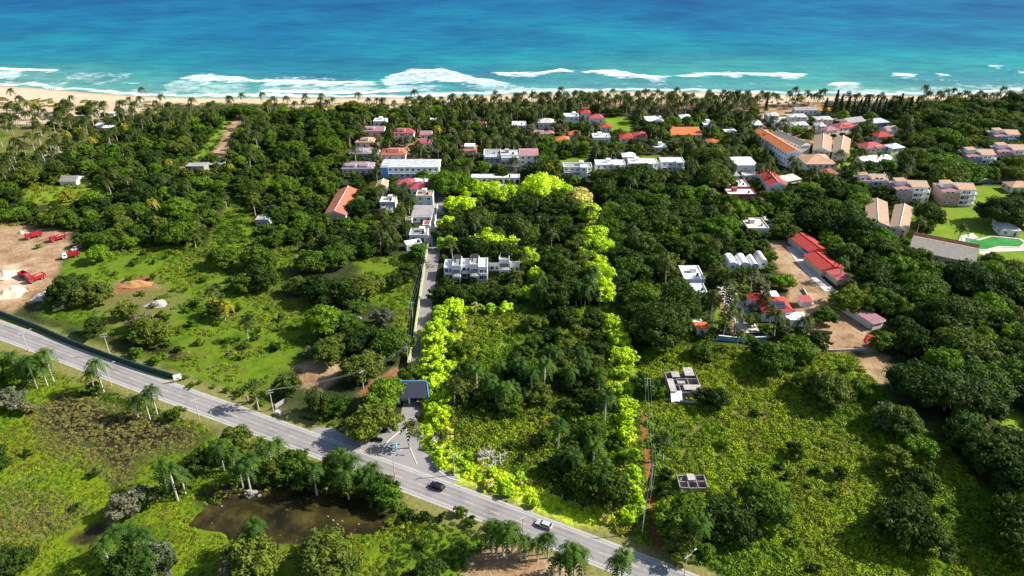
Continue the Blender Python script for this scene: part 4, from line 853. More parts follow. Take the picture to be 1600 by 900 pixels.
# main white building on the lot
def modern(px0, px1, py, label, cols, d):
    a, b_ = P(px0, py), P(px1, py); w_ = b_.x-a.x; rt = empty('townhouse_block', ((a.x+b_.x)/2, a.y, 0), 0, label, 'apartment block', 'white modern townhouses on the lot')
    n_ = len(cols); cw = w_/n_
    for i, (h, dy, dk) in enumerate(cols):
        x = -w_/2+i*cw; q = MB(); q.box(x, x+cw-.02, dy, d, -.3, h); q.build('wall', M['white'], rt)
        q = MB(); q.box(x+.2, x+cw-.22, dy+.2, d-.2, h, h+.06); q.build('roof', M['groof' if dk else 'wroof'], rt)
        q = MB(); ph = .8
        q.box(x, x+cw-.02, dy, dy+.2, h, h+ph); q.box(x, x+cw-.02, d-.2, d, h, h+ph); q.box(x, x+.2, dy+.2, d-.2, h, h+ph); q.box(x+cw-.22, x+cw-.02, dy+.2, d-.2, h, h+ph); q.build('parapet', M['white'], rt)
        if dk:
            q = MB(); q.box(x+.3, x+cw-.35, d-4.6, d-.6, h+1.9, h+2.1); q.build('pergola_roof', M['dark'], rt)
            q = MB(); q.box(x+.2, x+cw-.25, dy-3.4, dy-.03, 2.9, 3.05); q.box(x+.2, x+cw-.25, dy-3.4, dy-3.3, 3.05, 3.9); q.build('terrace', M['white'], rt)
            q = MB(); q.box(x+.3, x+cw-.35, dy-3.1, dy-.2, 5.0, 5.18); q.build('pergola_roof', M['dark'], rt)
            q = MB()
            for xx in (x+.4, x+cw-.6):
                for yy in (d-4.5, d-.9): q.box(xx, xx+.2, yy, yy+.2, h+.06, h+1.9)
                q.box(xx, xx+.2, dy-3.0, dy-2.8, 3.05, 5.0); q.box(xx, xx+.2, dy-3.3, dy-3.1, -.2, 2.9)
            q.build('pergola_post', M['white'], rt)
        for z in np.arange(1.5, h-.5, 3.0):
            link('window', window_mesh(1.5, 1.6), rt, (x+cw*.3, dy, z)); link('window', window_mesh(.9, 1.6), rt, (x+cw*.74, dy, z))
        if h > 5:
            q = MB(); q.box(x+.4, x+cw-.5, dy-1.4, dy-.02, 2.9, 3.05); q.box(x+.4, x+cw-.5, dy-1.4, dy-1.3, 3.05, 4.0); q.build('balcony', M['white'], rt)
    hm = 5; ix, iy = proj([a.x, b_.x, b_.x, a.x], [a.y, a.y, a.y+d, a.y+d], [hm]*4); ROOFS.append([(float(u), float(q_)) for u, q_ in zip(ix, iy)])
    ix, iy = proj([a.x, b_.x], [a.y, a.y+d], [1.5, max(c_[0] for c_ in cols)+2]); BB.append((ix.min(), iy.min(), ix.max(), iy.max()+34, py))
modern(694, 762, 438, 'left white modern townhouse block with four black pergola roofs', [(5.2,1,0),(6.6,0,1),(5.6,2,0),(7.0,.5,1),(6.0,0,0)], 9)
modern(764, 812, 428, 'right smaller white modern townhouse block joined by a low link', [(3.4,3,0),(6.6,0,1),(4.4,2,0)], 8.5)
# gatehouse over the driveway
a, b_ = P(625, 632), P(660, 632); rt = empty('gatehouse', ((a.x+b_.x)/2+.6, a.y, 0), 0, 'gatehouse with a big dark blue grey hip roof over the driveway', 'gatehouse')
for x in (-4.6, -1.2, 4.3):
    for y in (.5, 6.8): q = MB(); q.box(x-.3, x+.3, y-.3, y+.3, -.2, 3.4); q.build('pillar', M['white'], rt)
q = MB(); q.box(-4.2, -1.6, 2, 5, -.2, 3.2); q.build('guard_room', M['offwhite'], rt)
link('window', window_mesh(1.1, 1.1), rt, (-2.9, 2, 1.7))
q = MB(); z = 3.4; q.add([(-5.6,-1,z),(5.6,-1,z),(5.6,8.4,z),(-5.6,8.4,z),(-4.6,3.6,z+3.6),(4.6,3.6,z+3.6)], [(0,1,5,4),(1,2,5),(2,3,4,5),(3,0,4),(0,3,2,1)]); q.build('roof', M['slate'], rt)
q = MB(); q.tube([(-4.6,3.6,z+3.65),(4.6,3.6,z+3.65)], .16, 5); q.tube([(5.6,-1,z+.05),(4.6,3.6,z+3.65)], .12, 5); q.tube([(-5.6,-1,z+.05),(-4.6,3.6,z+3.65)], .12, 5); q.build('ridge_cap', M['skyblue'], rt)
BB.append((612, 588, 668, 634, 632))
# ruins
M['ruinwall'] = paint('weathered_block', (.30, .27, .25), .95, .35, .6, .3, dirt=(.12, .11, .10)); M['ruinslab'] = paint('weathered_slab', (.40, .36, .33), .95, .35, .5, .3, dirt=(.18, .16, .14))
def ruin(name, label, px0, px1, py, d, h, cells, roofbits, keep=True):
    a, b_ = P(px0, py), P(px1, py); w_ = b_.x-a.x; rt = empty(name, ((a.x+b_.x)/2, a.y, 0), 0, label, 'ruin'); t = .22
    nx, ny = cells; q = MB()
    for i in range(nx+1):
        x = -w_/2+i*(w_-t)/nx; hh = h*(1 if i in (0, nx) else .9); q.box(x, x+t, 0, d, -.2, hh)
    for j in range(ny+1):
        y = j*(d-t)/ny
        for i in range(nx):
            x0 = -w_/2+i*(w_-t)/nx+t; x1 = -w_/2+(i+1)*(w_-t)/nx; hh = h*rng.uniform(.8, 1)
            if rng.random() < .5: q.box(x0, x1, y, y+t, -.2, hh-.01)
            else: m_ = (x1-x0)*.3; q.box(x0, x0+m_, y, y+t, -.2, hh-.01); q.box(x1-m_, x1, y, y+t, -.2, hh-.01); q.box(x0+m_, x1-m_, y, y+t, hh*.72, hh-.01)
    q.build('wall', M['ruinwall'], rt)
    q = MB(); q.box(-w_/2-.4, w_/2+.4, -.4, d+.4, -.3, .12); q.build('floor_slab', M['concrete'], rt)
    for (x0, x1, y0, y1, z, mt) in roofbits: q = MB(); q.box(-w_/2+x0*w_, -w_/2+x1*w_, y0*d, y1*d, z, z+.18); q.build('roof_slab', M[mt], rt)
    ix, iy = proj([a.x, b_.x], [a.y, a.y+d], [.3, h]); BB.append((ix.min()-2, iy.min(), ix.max()+2, iy.max()+3, py)); return rt
rt = ruin('roofless_house', 'roofless concrete house shell in the right field, white slab at its front', 1046, 1096, 622, 11, 3, (3, 3), [(.0,.2,-.05,.62,3.05,'ruinslab'), (.45,1.0,.04,.30,3.05,'ruinslab'), (.2,.45,.7,1.02,3.05,'concrete'), (.62,.92,.75,1.2,3.3,'ruinslab'), (.3,.55,.36,.5,3.05,'concrete')])
q = MB(); q.add([(-5.4,-3,.6),(-1.6,-2.6,.6),(-1.6,0,3.0),(-5.4,0,3.0),(-5.4,-3,.4),(-1.6,-2.6,.4),(-1.6,0,2.8),(-5.4,0,2.8)], [(0,1,2,3),(7,6,5,4),(0,4,5,1),(1,5,6,2),(2,6,7,3),(3,7,4,0)]); q.build('sloping_slab', M['wroof'], rt)
ruin('cell_ruin', 'small grey ruin of four open cells beside the red dirt track', 1061, 1105, 771, 5.2, 2.4, (3, 2), [(.36,.62,.5,1,2.45,'ruinslab')])
ruin('forest_ruin', 'grey roofed ruin at the lower end of the sandy lane', 291, 320, 270, 9, 4, (3, 2), [(0,1,0,.8,4.05,'groof')])
rt = building('shed', 'open sided grey shed right of the ruin by the sandy lane', (318,264,352,262), 6, 3, 'shed', 'greysheet', 'dark', cat='shed', win=0)
building('shed', 'thatched grey shed behind the yellow green tree', (95,290,120,290), 8, 3, 'gable', 'lichen', 'offwhite', cat='shed', win=0)
for (x0, x1, y, lab) in ((171,178,181,'tiny white beach hut furthest from the sandy lane'), (151,159,200,'tiny white roofed hut in the left palms'), (162,174,204,'low white roofed hut beside the tiny white one')):
    building('beach_hut', lab, (x0,y,x1,y), 4, 2.4, 'shed', 'wroof', 'white', cat='hut', win=0)
building('hut', 'small white hut frame in the trees behind the village', (672,192,682,192), 4, 2.6, 'flat', 'wroof', 'white', cat='hut')

# ------------------------------------------------------------------ walls and fences
def wall_line(name, pts, th, h, mat, label, cat='wall', cap=None, posts=None, step=None):
    L = smoothline(np.array([P(*p).xy for p in pts]), 8); a = L[0]; rt = empty(name, (a[0], a[1], 0), 0, label, cat)
    q = MB(); ribbon(q, L-a, -th/2, th/2, 0, 0, thick=h); q.build('panel', M[mat], rt)
    if cap: q = MB(); L2 = L-a; ribbon(q, L2, -th/2-.06, th/2+.06, 0, 0, thick=.12); q.build('coping', M[cap], rt, loc=(0, 0, h+.002))
    if posts:
        s_ = np.concatenate([[0], np.cumsum(np.linalg.norm(np.diff(L, axis=0), axis=1))]); q = MB(); q.box(-.12, .12, -.12, .12, -.3, h+.3); pm = q.mesh('post', M[posts])
        for t in list(np.arange(0, s_[-1], max(4, s_[-1]/95))): link('post', pm, rt, (np.interp(t, s_, L[:, 0])-a[0], np.interp(t, s_, L[:, 1])-a[1], 0))
    return rt
wall_line('mesh_fence', [(-160,430),(0,492),(60,515),(110,537),(160,556),(215,575),(272,592)], .5, 2.2, 'greenmesh', 'dark green mesh fence running along the far side of the main road', 'fence', posts='greenmesh')
wall_line('street_wall', [(638,575),(646,540),(652,500),(659,450),(666,405),(670,383)], .5, 2.4, 'yellowtop', 'pale mossy boundary wall along the left of the side street', 'wall', cap='yellowtop')
wall_line('street_wall', [(675,385),(680,352),(684,325)], .3, 2.2, 'white', 'white wall between the street and the row of flat houses', 'wall')
wall_line('garden_wall', [(1122,531),(1150,534),(1172,534),(1196,533)], .35, 2.0, 'skyblue', 'pale blue and white garden wall above the right field', 'wall', cap='white')
wall_line('yard_wall', [(1283,548),(1300,549),(1354,547)], .35, .9, 'rubble', 'low pale wall closing the sandy yard at the bottom', 'wall')
wall_line('yard_wall', [(1254,452),(1264,468),(1270,478)], .4, 1, 'rubble', 'low wall across the middle of the sandy yard', 'wall')
wall_line('yard_wall', [(1341,483),(1350,498),(1361,516)], .35, 2, 'rubble', 'concrete wall beside the long dark red shed', 'wall')
wall_line('garden_wall', [(1237,520),(1270,519),(1300,522)], .3, 1.2, 'bark', 'dark low wall in front of the red villa yard', 'wall')
wall_line('lawn_wall', [(800,205),(940,180),(1000,184)], .3, 1.4, 'rubble', 'pale wall behind the square lawn under the coconut grove', 'wall')
wall_line('courtyard_wall', [(1070,262),(1084,280),(1094,284)], .3, 2, 'offwhite', 'pale wall right of the smallest apartment block', 'wall')
wall_line('ruin_wall', [(1040,625),(1060,628),(1100,632)], .3, .8, 'rubble', 'low broken wall in front of the roofless house', 'wall')
wall_line('lane_wall', [(317,258),(335,257),(355,255)], .3, 1.6, 'white', 'white wall at the lower end of the sandy lane', 'wall')

# ------------------------------------------------------------------ pools
def pool(label, poly, mat, z=.10, rim=1.0):
    L = np.array([P(a, b_).xy for a, b_ in poly]); c = L.mean(0); rt = empty('swimming_pool', (c[0], c[1], 0), 0, label, 'swimming pool')
    def off(k): 
        v = L-c; return [tuple(p*(1+k/np.linalg.norm(p))) for p in v]
    q = MB(); o = off(rim); i = off(0); n_ = len(L)
    q.add([(x, y, .02) for x, y in o]+[(x, y, .18) for x, y in o]+[(x, y, .18) for x, y in i]+[(x, y, .02) for x, y in i], [(a, (a+1) % n_, n_+(a+1) % n_, n_+a) for a in range(n_)]+[(n_+a, n_+(a+1) % n_, 2*n_+(a+1) % n_, 2*n_+a) for a in range(n_)]+[(2*n_+a, 2*n_+(a+1) % n_, 3*n_+(a+1) % n_, 3*n_+a) for a in range(n_)])
    q.build('rim', M['paving'], rt); q = MB(); q.add([(x, y, z) for x, y in i], [tuple(range(n_))]); q.build('water', M[mat], rt)
pool('large algae green resort pool with a pale paved rim', [(1508,372),(1530,376),(1550,370),(1592,374),(1600,380),(1592,386),(1560,385),(1540,390),(1520,390),(1508,381)], 'watergreen', .1, 1.6)
pool('blue pool in the white compound court', [(1162,332),(1170,326),(1182,328),(1190,334),(1178,337),(1165,337)], 'waterblue', .12, 2)
pool('turquoise pool in the walled patio left of the red villa', [(1163,488),(1170,482),(1180,485),(1184,492),(1174,496),(1166,494)], 'water', .12, 1.4)
pool('small turquoise pool in front of the orange hip roofed villa', [(869,234),(880,232),(888,234),(880,237),(871,237)], 'water')
pool('tiny blue pool behind the white apartment blocks', [(948,249),(962,248),(966,250),(952,251)], 'waterblue')
wall_line('patio_wall', [(1150,479),(1157,492),(1162,503),(1182,500)], .3, 1.6, 'white', 'white wall around the turquoise patio pool', 'wall')
wall_line('court_wall', [(1160,343),(1175,343),(1196,342),(1190,330)], .3, 1.6, 'white', 'white wall round the blue pool court', 'wall')
flat_sheet('path', [(1150,480),(1180,478),(1190,498),(1164,502)], .012, M['paving']); flat_sheet('path', [(1158,345),(1197,343),(1186,318),(1158,320)], .012, M['wroof'])
flat_sheet('path', [(1492,385),(1502,368),(1520,364),(1530,372),(1506,376),(1506,390)], .012, M['paving']); flat_sheet('path', [(1530,386),(1600,386),(1600,392),(1548,394),(1548,402),(1530,396)], .012, M['paving'])
q = MB(); vs = []
a = P(1257, 404); rt = empty('tarp', (a.x, a.y, 0), 0, 'bright blue tarpaulin stretched between the two red stable roofs', 'tarpaulin')
q = MB()
for i in range(7):
    for j in range(5): vs.append((i*.9, j*1.5, 2.6-.35*math.sin(i*.52)*math.sin(j*.78)+.1*rng.random()))
q.add(vs, [(i*5+j, (i+1)*5+j, (i+1)*5+j+1, i*5+j+1) for i in range(6) for j in range(4)]); q.build('sheet', M['bluetarp'], rt)
for x, y in ((0, 0), (5.4, 0), (5.4, 6), (0, 6)): q = MB(); q.cone(x, y, -.1, 2.6, .06, .06, 6); q.build('pole', M['steel'], rt)
# ------------------------------------------------------------------ plants: meshes
def quads_mesh(name, ctr, nrm, size, mat, aspect=1.5, jit=.5, extra=None):
    """many small leaf-clump faces at the given centres, facing roughly along nrm"""
    k = len(ctr); nn = nrm + jit*rng.normal(size=(k, 3)); nn /= np.linalg.norm(nn, axis=1)[:, None]
    a = np.cross(nn, rng.normal(size=(k, 3))); a /= np.linalg.norm(a, axis=1)[:, None]; b_ = np.cross(nn, a)
    s = (size*rng.uniform(.6, 1.35, k))[:, None]; a = a*s*aspect*.5; b_ = b_*s*.5
    v = np.stack([ctr-a, ctr-b_*.8+a*.1, ctr+a, ctr+b_*.8-a*.1], 1).reshape(-1, 3)
    me = bpy.data.meshes.new(name)
    nv, nf = k*4, k; ev, ef = extra if extra else (np.zeros((0, 3)), [])
    vs = np.vstack([v, ev]); fl = np.arange(nv).reshape(-1, 4)
    me.vertices.add(len(vs)); me.vertices.foreach_set('co', vs.astype(np.float32).ravel())
    loops = np.concatenate([fl.ravel(), np.array([i+nv for f in ef for i in f], int)]) if len(ef) else fl.ravel()
    tot = np.concatenate([np.full(nf, 4), np.array([len(f) for f in ef], int)]) if len(ef) else np.full(nf, 4)
    me.loops.add(len(loops)); me.loops.foreach_set('vertex_index', loops.astype(np.int32)); me.polygons.add(len(tot))
    me.polygons.foreach_set('loop_start', np.concatenate([[0], np.cumsum(tot)[:-1]]).astype(np.int32)); me.polygons.foreach_set('loop_total', tot.astype(np.int32))
    me.update(calc_edges=True); me.materials.append(mat); return me
def ico(c, r, sq=1.0, sub=1):
    bm = bmesh.new(); bmesh.ops.create_icosphere(bm, subdivisions=sub, radius=1)
    v = np.array([x.co[:] for x in bm.verts]); f = [tuple(q.index for q in x.verts) for x in bm.faces]; bm.free()
    v = v*(r*rng.uniform(.85, 1.15, (len(v), 1))); v[:, 2] *= sq; return v+c, f
def crown(name, r, top, base, tone, nl, per, leaf, flat=.7, mat=None):
    """lobed crown: leaf faces on many sub-clumps of an uneven dome; (top, base) heights"""
    cz = base+(top-base)*.42; rz = top-cz; C_ = []; Nn = []; ev = []; ef = []
    ph = rng.uniform(0, 6.28, 3)
    for i in range(nl):
        u = rng.uniform(-.35, 1)**1; th = i*2.39996+rng.normal()*.25; el = math.asin(min(1, max(-.5, u)))
        k = 1+.26*math.sin(2*th+ph[0])+.16*math.sin(3*th+ph[1])+.10*math.sin(7*th)
        rr = rng.uniform(.62, .92)
        c = np.array([r*rr*k*math.cos(el)*math.cos(th), r*rr*k*math.cos(el)*math.sin(th), cz+rz*rr*math.sin(el)*(1+.15*math.sin(5*th+ph[2]))])
        lr = r*rng.uniform(.16, .34)*(1.15 if el > .6 else 1)
        m_ = int(per*(lr/(.28*r))**2); d = rng.normal(size=(m_, 3)); d /= np.linalg.norm(d, axis=1)[:, None]; d[:, 2] = np.where(d[:, 2] < -.35, -d[:, 2], d[:, 2])
        q = lr*rng.uniform(.72, 1.08, (m_, 1)); C_.append(c+d*q*np.array([1, 1, flat])); Nn.append(d*np.array([1, 1, 1.3]))
        a, f = ico(c-np.array([0, 0, lr*.1]), lr*.74, flat, 1); o = sum(len(x) for x in ev); ev.append(a); ef += [tuple(j+o for j in t) for t in f]
    a, f = ico(np.array([0, 0, cz-.1*rz]), r*.55, rz/r, 1); o = sum(len(x) for x in ev); ev.append(a); ef += [tuple(j+o for j in t) for t in f]
    return quads_mesh(name, np.vstack(C_), np.vstack(Nn), leaf, mat or LM[tone], 1.5, .55, (np.vstack(ev), ef))
def trunk_mesh(name, h, r0, reach, mat, limbs=4):
    q = MB(); lean = rng.uniform(-.4, .4, 2)
    q.tube([(0, 0, -.4), (lean[0]*.3, lean[1]*.3, h*.45), (lean[0], lean[1], h)], [r0*1.25, r0*.9, r0*.6], 7)
    for i in range(limbs):
        t = i*6.28/limbs+rng.uniform(-.4, .4); z0 = h*rng.uniform(.5, .8)
        q.tube([(lean[0]*.6, lean[1]*.6, z0), (reach*.45*math.cos(t), reach*.45*math.sin(t), z0+reach*.35), (reach*.8*math.cos(t), reach*.8*math.sin(t), z0+reach*.5)], [r0*.55, r0*.38, r0*.15], 5)
    return q.mesh(name, mat)
# (radius, crown top, crown base) classes
CLS = {'s': (2.6, 4.0, .5, 26, 34, .42), 'm': (4.6, 6.6, .8, 46, 42, .55), 'l': (7.2, 9.2, 1.2, 78, 48, .68), 'x': (10.5, 11.5, 2.6, 120, 54, .8)}
TREES = {}
def tree_kit(cls, tone, k):
    key = (cls, tone, k)
    if key not in TREES:
        r, top, base, nl, per, leaf = CLS[cls]
        TREES[key] = (crown('crown', r, top, base, tone, nl, per, leaf), trunk_mesh('trunk', top*.62, r*.055+.05, r, M['bark']))
    return TREES[key]
def frond(mbv, mbf, base, az, up, L, droop, wid, n=7, leaflets=True):
    """one arched palm frond: a row of drooping leaflets on each side of the rib"""
    ca, sa = math.cos(az), math.sin(az); pts = []
    for i in range(n+1):
        t = i/n; rr = L*(t*math.cos(up)+.0); z = L*(t*math.sin(up)) - droop*L*t*t; rr *= (1-.22*t*t*droop)
        pts.append(np.array([base[0]+rr*ca, base[1]+rr*sa, base[2]+z]))
    side = np.array([-sa, ca, 0])
    for i in range(n):
        p, q = pts[i], pts[i+1]; t = (i+.5)/n; w_ = wid*math.sin(math.pi*min(1, t*.85+.15))**.7
        for s in (-1, 1):
            o = len(mbv); tip = side*s*w_+np.array([ca, sa, 0])*w_*.35+np.array([0, 0, -w_*rng.uniform(.25, .75)])
            mbv += [p, p*.35+q*.65, p*.35+q*.65+tip, p+tip*.96]; mbf.append((o, o+1, o+2, o+3))
def palm_crown(name, mat, nf, L, wid, droop=(.35, 1.0), up=(-.35, 1.25), n=6):
    v = []; f = []
    for i in range(nf):
        t = i/nf; e = up[1]+(up[0]-up[1])*t+rng.normal()*.08; frond(v, f, (0, 0, 0), i*2.39996+rng.normal()*.15, e, L*rng.uniform(.85, 1.1), droop[0]+(droop[1]-droop[0])*(1-abs(t-.5)), wid, n)
    me = bpy.data.meshes.new(name); me.from_pydata([tuple(x) for x in v], [], f); me.materials.append(mat); me.update(); return me
def shift(me, dx, dy, dz):
    c = me.copy(); c.transform(Matrix.Translation((dx, dy, dz))); return c
COCO = []
for k in range(6):
    h = [8.5, 10, 11.5, 9.5, 12.5, 7][k]; ln = rng.uniform(-1.6, 1.6, 2)
    q = MB(); q.tube([(0, 0, -.4), (ln[0]*.1, ln[1]*.1, h*.3), (ln[0]*.45, ln[1]*.45, h*.7), (ln[0], ln[1], h)], [.34, .22, .18, .15], 6)
    cr = shift(palm_crown('crown', M['palmyellow' if k == 5 else 'palm'], 17, 5.2, .92), ln[0], ln[1], h)
    COCO.append((cr, q.mesh('trunk', M['palebark'])))
ROYAL = []
for k in range(3):
    h = [8, 9.5, 7][k]; q = MB(); q.tube([(0, 0, -.4), (0, 0, h*.3), (0, 0, h*.7), (0, 0, h)], [.32, .26, .30, .22], 8); t = q.mesh('trunk', M['palebark'])
    q = MB(); q.tube([(0, 0, h), (0, 0, h+.8), (0, 0, h+1.5)], [.24, .22, .12], 8); s = q.mesh('crownshaft', M['palmgreen'])
    ROYAL.append((shift(palm_crown('crown', M['palmgreen'], 17, 4.9, .78, (.45, .95), (-.45, 1.2), 9), 0, 0, h+1.4), t, s))
PINE = []
for k in range(3):
    h = [17, 20, 14][k]; n_ = 900; t = rng.uniform(0, 1, n_)**.8; rr = (3.6*(1-t)+.25)*rng.uniform(.35, 1, n_)*(1+.35*np.sin(t*40+k)); th = rng.uniform(0, 6.28, n_)
    c = np.stack([rr*np.cos(th), rr*np.sin(th), 1.5+t*(h-1.5)], 1); nr = np.stack([np.cos(th), np.sin(th), .8+0*th], 1)
    q = MB(); q.tube([(0, 0, -.4), (0, 0, h*.9)], [.35, .08], 6); PINE.append((quads_mesh('crown', c, nr, .8, M['casuarina'], 2.0, .5), q.mesh('trunk', M['bark'])))
def bare_mesh(h, mat):
    q = MB()
    def br(p, d, L, r, dep):
        e = p+d*L; q.tube([p, (p+e)/2+Vector(rng.normal(size=3)*L*.06), e], [r, r*.8, r*.6], 5, 0, False)
        if dep: 
            for i in range(3): br(e, (d+Vector(rng.normal(size=3)*.55)).normalized(), L*.72, r*.64, dep-1)
    for i in range(3): br(Vector((0, 0, -.2)), (Vector((0, 0, 1))+Vector(rng.normal(size=3)*.35)).normalized(), h*.27, .24, 4)
    return q.mesh('branches', mat)
# ------------------------------------------------------------------ labels that point at one plant
LM0 = [(107,300,'yellow green tree'),(50,372,'parked red dump trucks'),(205,445,'orange soil heap'),(340,215,'sandy lane'),(320,262,'roofed ruin'),(530,315,'terracotta barn'),(636,262,'grey roofed hotel'),
 (650,295,'crimson hip roofs'),(664,315,'white cube house'),(660,338,'grey street shed'),(655,372,'flat street houses'),(568,210,'mauve villa'),(630,212,'wide red roof'),(570,225,'salmon villa'),(560,262,'mauve tiled villa'),
 (735,238,'terracotta court house'),(800,248,'apartment hotel'),(775,280,'white arcade'),(750,198,'orange pavilion'),(810,200,'bright white villa'),(893,188,'white cube villa'),(962,195,'square lawn'),(880,220,'orange pool villa'),
 (940,220,'two flat roofed villa'),(990,218,'red bungalow pair'),(1022,188,'big white hip roof'),(1072,210,'long orange bungalow'),(1115,222,'small orange cottage'),(950,265,'white apartment blocks'),(1050,262,'smallest apartment block'),(1162,255,'white hip house'),
 (1210,285,'scarlet slanted house'),(1155,300,'white compound'),(1180,330,'blue pool court'),(1180,355,'stained warehouse'),(1215,235,'slanting hotel block'),(1296,228,'tan vaulted roofs'),(1280,250,'broad orange hall'),(1290,172,'amber beach bar'),
 (1250,190,'pale beach villas'),(1325,200,'pine side red roof'),(1365,230,'lawn villa with red roof'),(1378,250,'wide white sheet roof'),(1360,290,'grey walled resort block'),(1425,295,'pink resort block'),(1497,300,'scalloped resort block'),
 (1550,250,'upper resort blocks'),(1383,335,'ribbed tan double roof'),(1470,390,'very long orange roof'),(1550,380,'green pool'),(1472,340,'amber gazebo'),(1275,395,'red stable roofs'),(1357,495,'dark red shed roof'),(1290,440,'sandy yard'),
 (1212,475,'red solar villa'),(1166,412,'vaulted cottages'),(1085,440,'white flat roofs'),(1096,517,'orange roofed cabin'),(1160,530,'blue garden wall'),(1070,600,'roofless house'),(1082,758,'cell ruin'),(1010,720,'red dirt track'),
 (750,415,'white townhouses'),(641,612,'gatehouse'),(683,757,'black car'),(853,823,'silver car'),(770,700,'pale bare tree'),(279,588,'white roadside sign'),(500,585,'tan clearing'),(435,625,'grey sign frame'),(430,800,'brown pond'),
 (180,665,'dark marsh'),(143,840,'tiny brown pool'),(600,520,'small green meadow'),(660,480,'side street'),(340,470,'left field palm clump'),(880,785,'vivid green patch'),(1400,800,'lone right field tree'),(780,555,'bright strip in the lot'),
 (1570,660,'green clearing at the right'),(100,560,'road at the left edge'),(965,860,'road at the bottom edge'),(60,185,'pinkish sand patch')]
ORD = ['nearest', 'second nearest', 'third nearest', 'fourth nearest', 'fifth nearest', 'sixth nearest', 'seventh nearest', 'eighth nearest', 'ninth nearest', 'tenth nearest', 'eleventh nearest', 'twelfth nearest', 'thirteenth nearest', 'fourteenth nearest',
       'fifteenth nearest', 'sixteenth nearest', 'seventeenth nearest', 'eighteenth nearest', 'nineteenth nearest', 'twentieth nearest'] + ['twenty-'+w_+' nearest' for w_ in 'first second third fourth fifth sixth seventh eighth ninth'.split()] + ['thirtieth nearest'] + ['thirty-'+w_+' nearest' for w_ in 'first second third fourth fifth sixth seventh eighth ninth'.split()] + ['fortieth nearest'] + ['forty-'+w_+' nearest' for w_ in 'first second third fourth fifth sixth seventh eighth ninth'.split()]
USED = set()
def relabel(items, kindword):
    """items: (root, px, py, adjective)"""
    groups = {}
    for rt, px, py, adj in items:
        d, lm = min(((px-a)**2+((py-b_)*1.4)**2, (a, b_, s)) for a, b_, s in LM0); dx, dy = px-lm[0], (py-lm[1])*1.4
        rel = ('right of' if dx > 0 else 'left of') if abs(dx) > abs(dy) else ('in front of' if dy > 0 else 'behind')
        groups.setdefault((lm[2], rel), []).append((d, rt, adj))
    for (lm, rel), L in groups.items():
        L.sort(key=lambda t: t[0])
        for i, (d, rt, adj) in enumerate(L):
            o = '' if len(L) == 1 else ', '+(ORD[i] if i < len(ORD) else 'farther off')
            lb = f'{adj} {kindword} {rel} the {lm}{o}'; rt['label'] = lb if lb not in USED else (lb+', behind the others'); USED.add(rt['label'])
# ------------------------------------------------------------------ plants: where
CLEAR = OPEN + [[(652,480),(672,480),(697,290),(685,290),(674,350),(660,440)], [(800,330),(800,331),(801,331)]]
CLEARN = [np.array(c) for c in CLEAR]
def blocked(px, py, r, h, pad=1.0, clear=True):
    s = S(py); cx = px+(0); top = py-h*s*.93; rw = r*s
    if clear:
        mid = py-h*s*.5
        for c in CLEAR:
            for a, b_ in ((px, py), (px, mid), (px-rw*.6, mid), (px+rw*.6, mid)):
                if inpoly(a, b_, c): return True
    my = py-h*s*.5
    for rf in ROOFS:
        for a, b_ in ((px, my), (px-rw*.7, my), (px+rw*.7, my), (px, py), (px, top+rw*.3)):
            if inpoly(a, b_, rf): return True
    for x0, y0, x1, y1, yb in BB:
        if py > yb-r*S(yb)*.4-1 and px+rw*pad > x0 and px-rw*pad < x1 and top < y1 and py > y0 and top < y1-(y1-y0)*.5: return True
        if abs(py-yb) < r*s*.5 and x0-rw*.6 < px < x1+rw*.6: return True
    return False
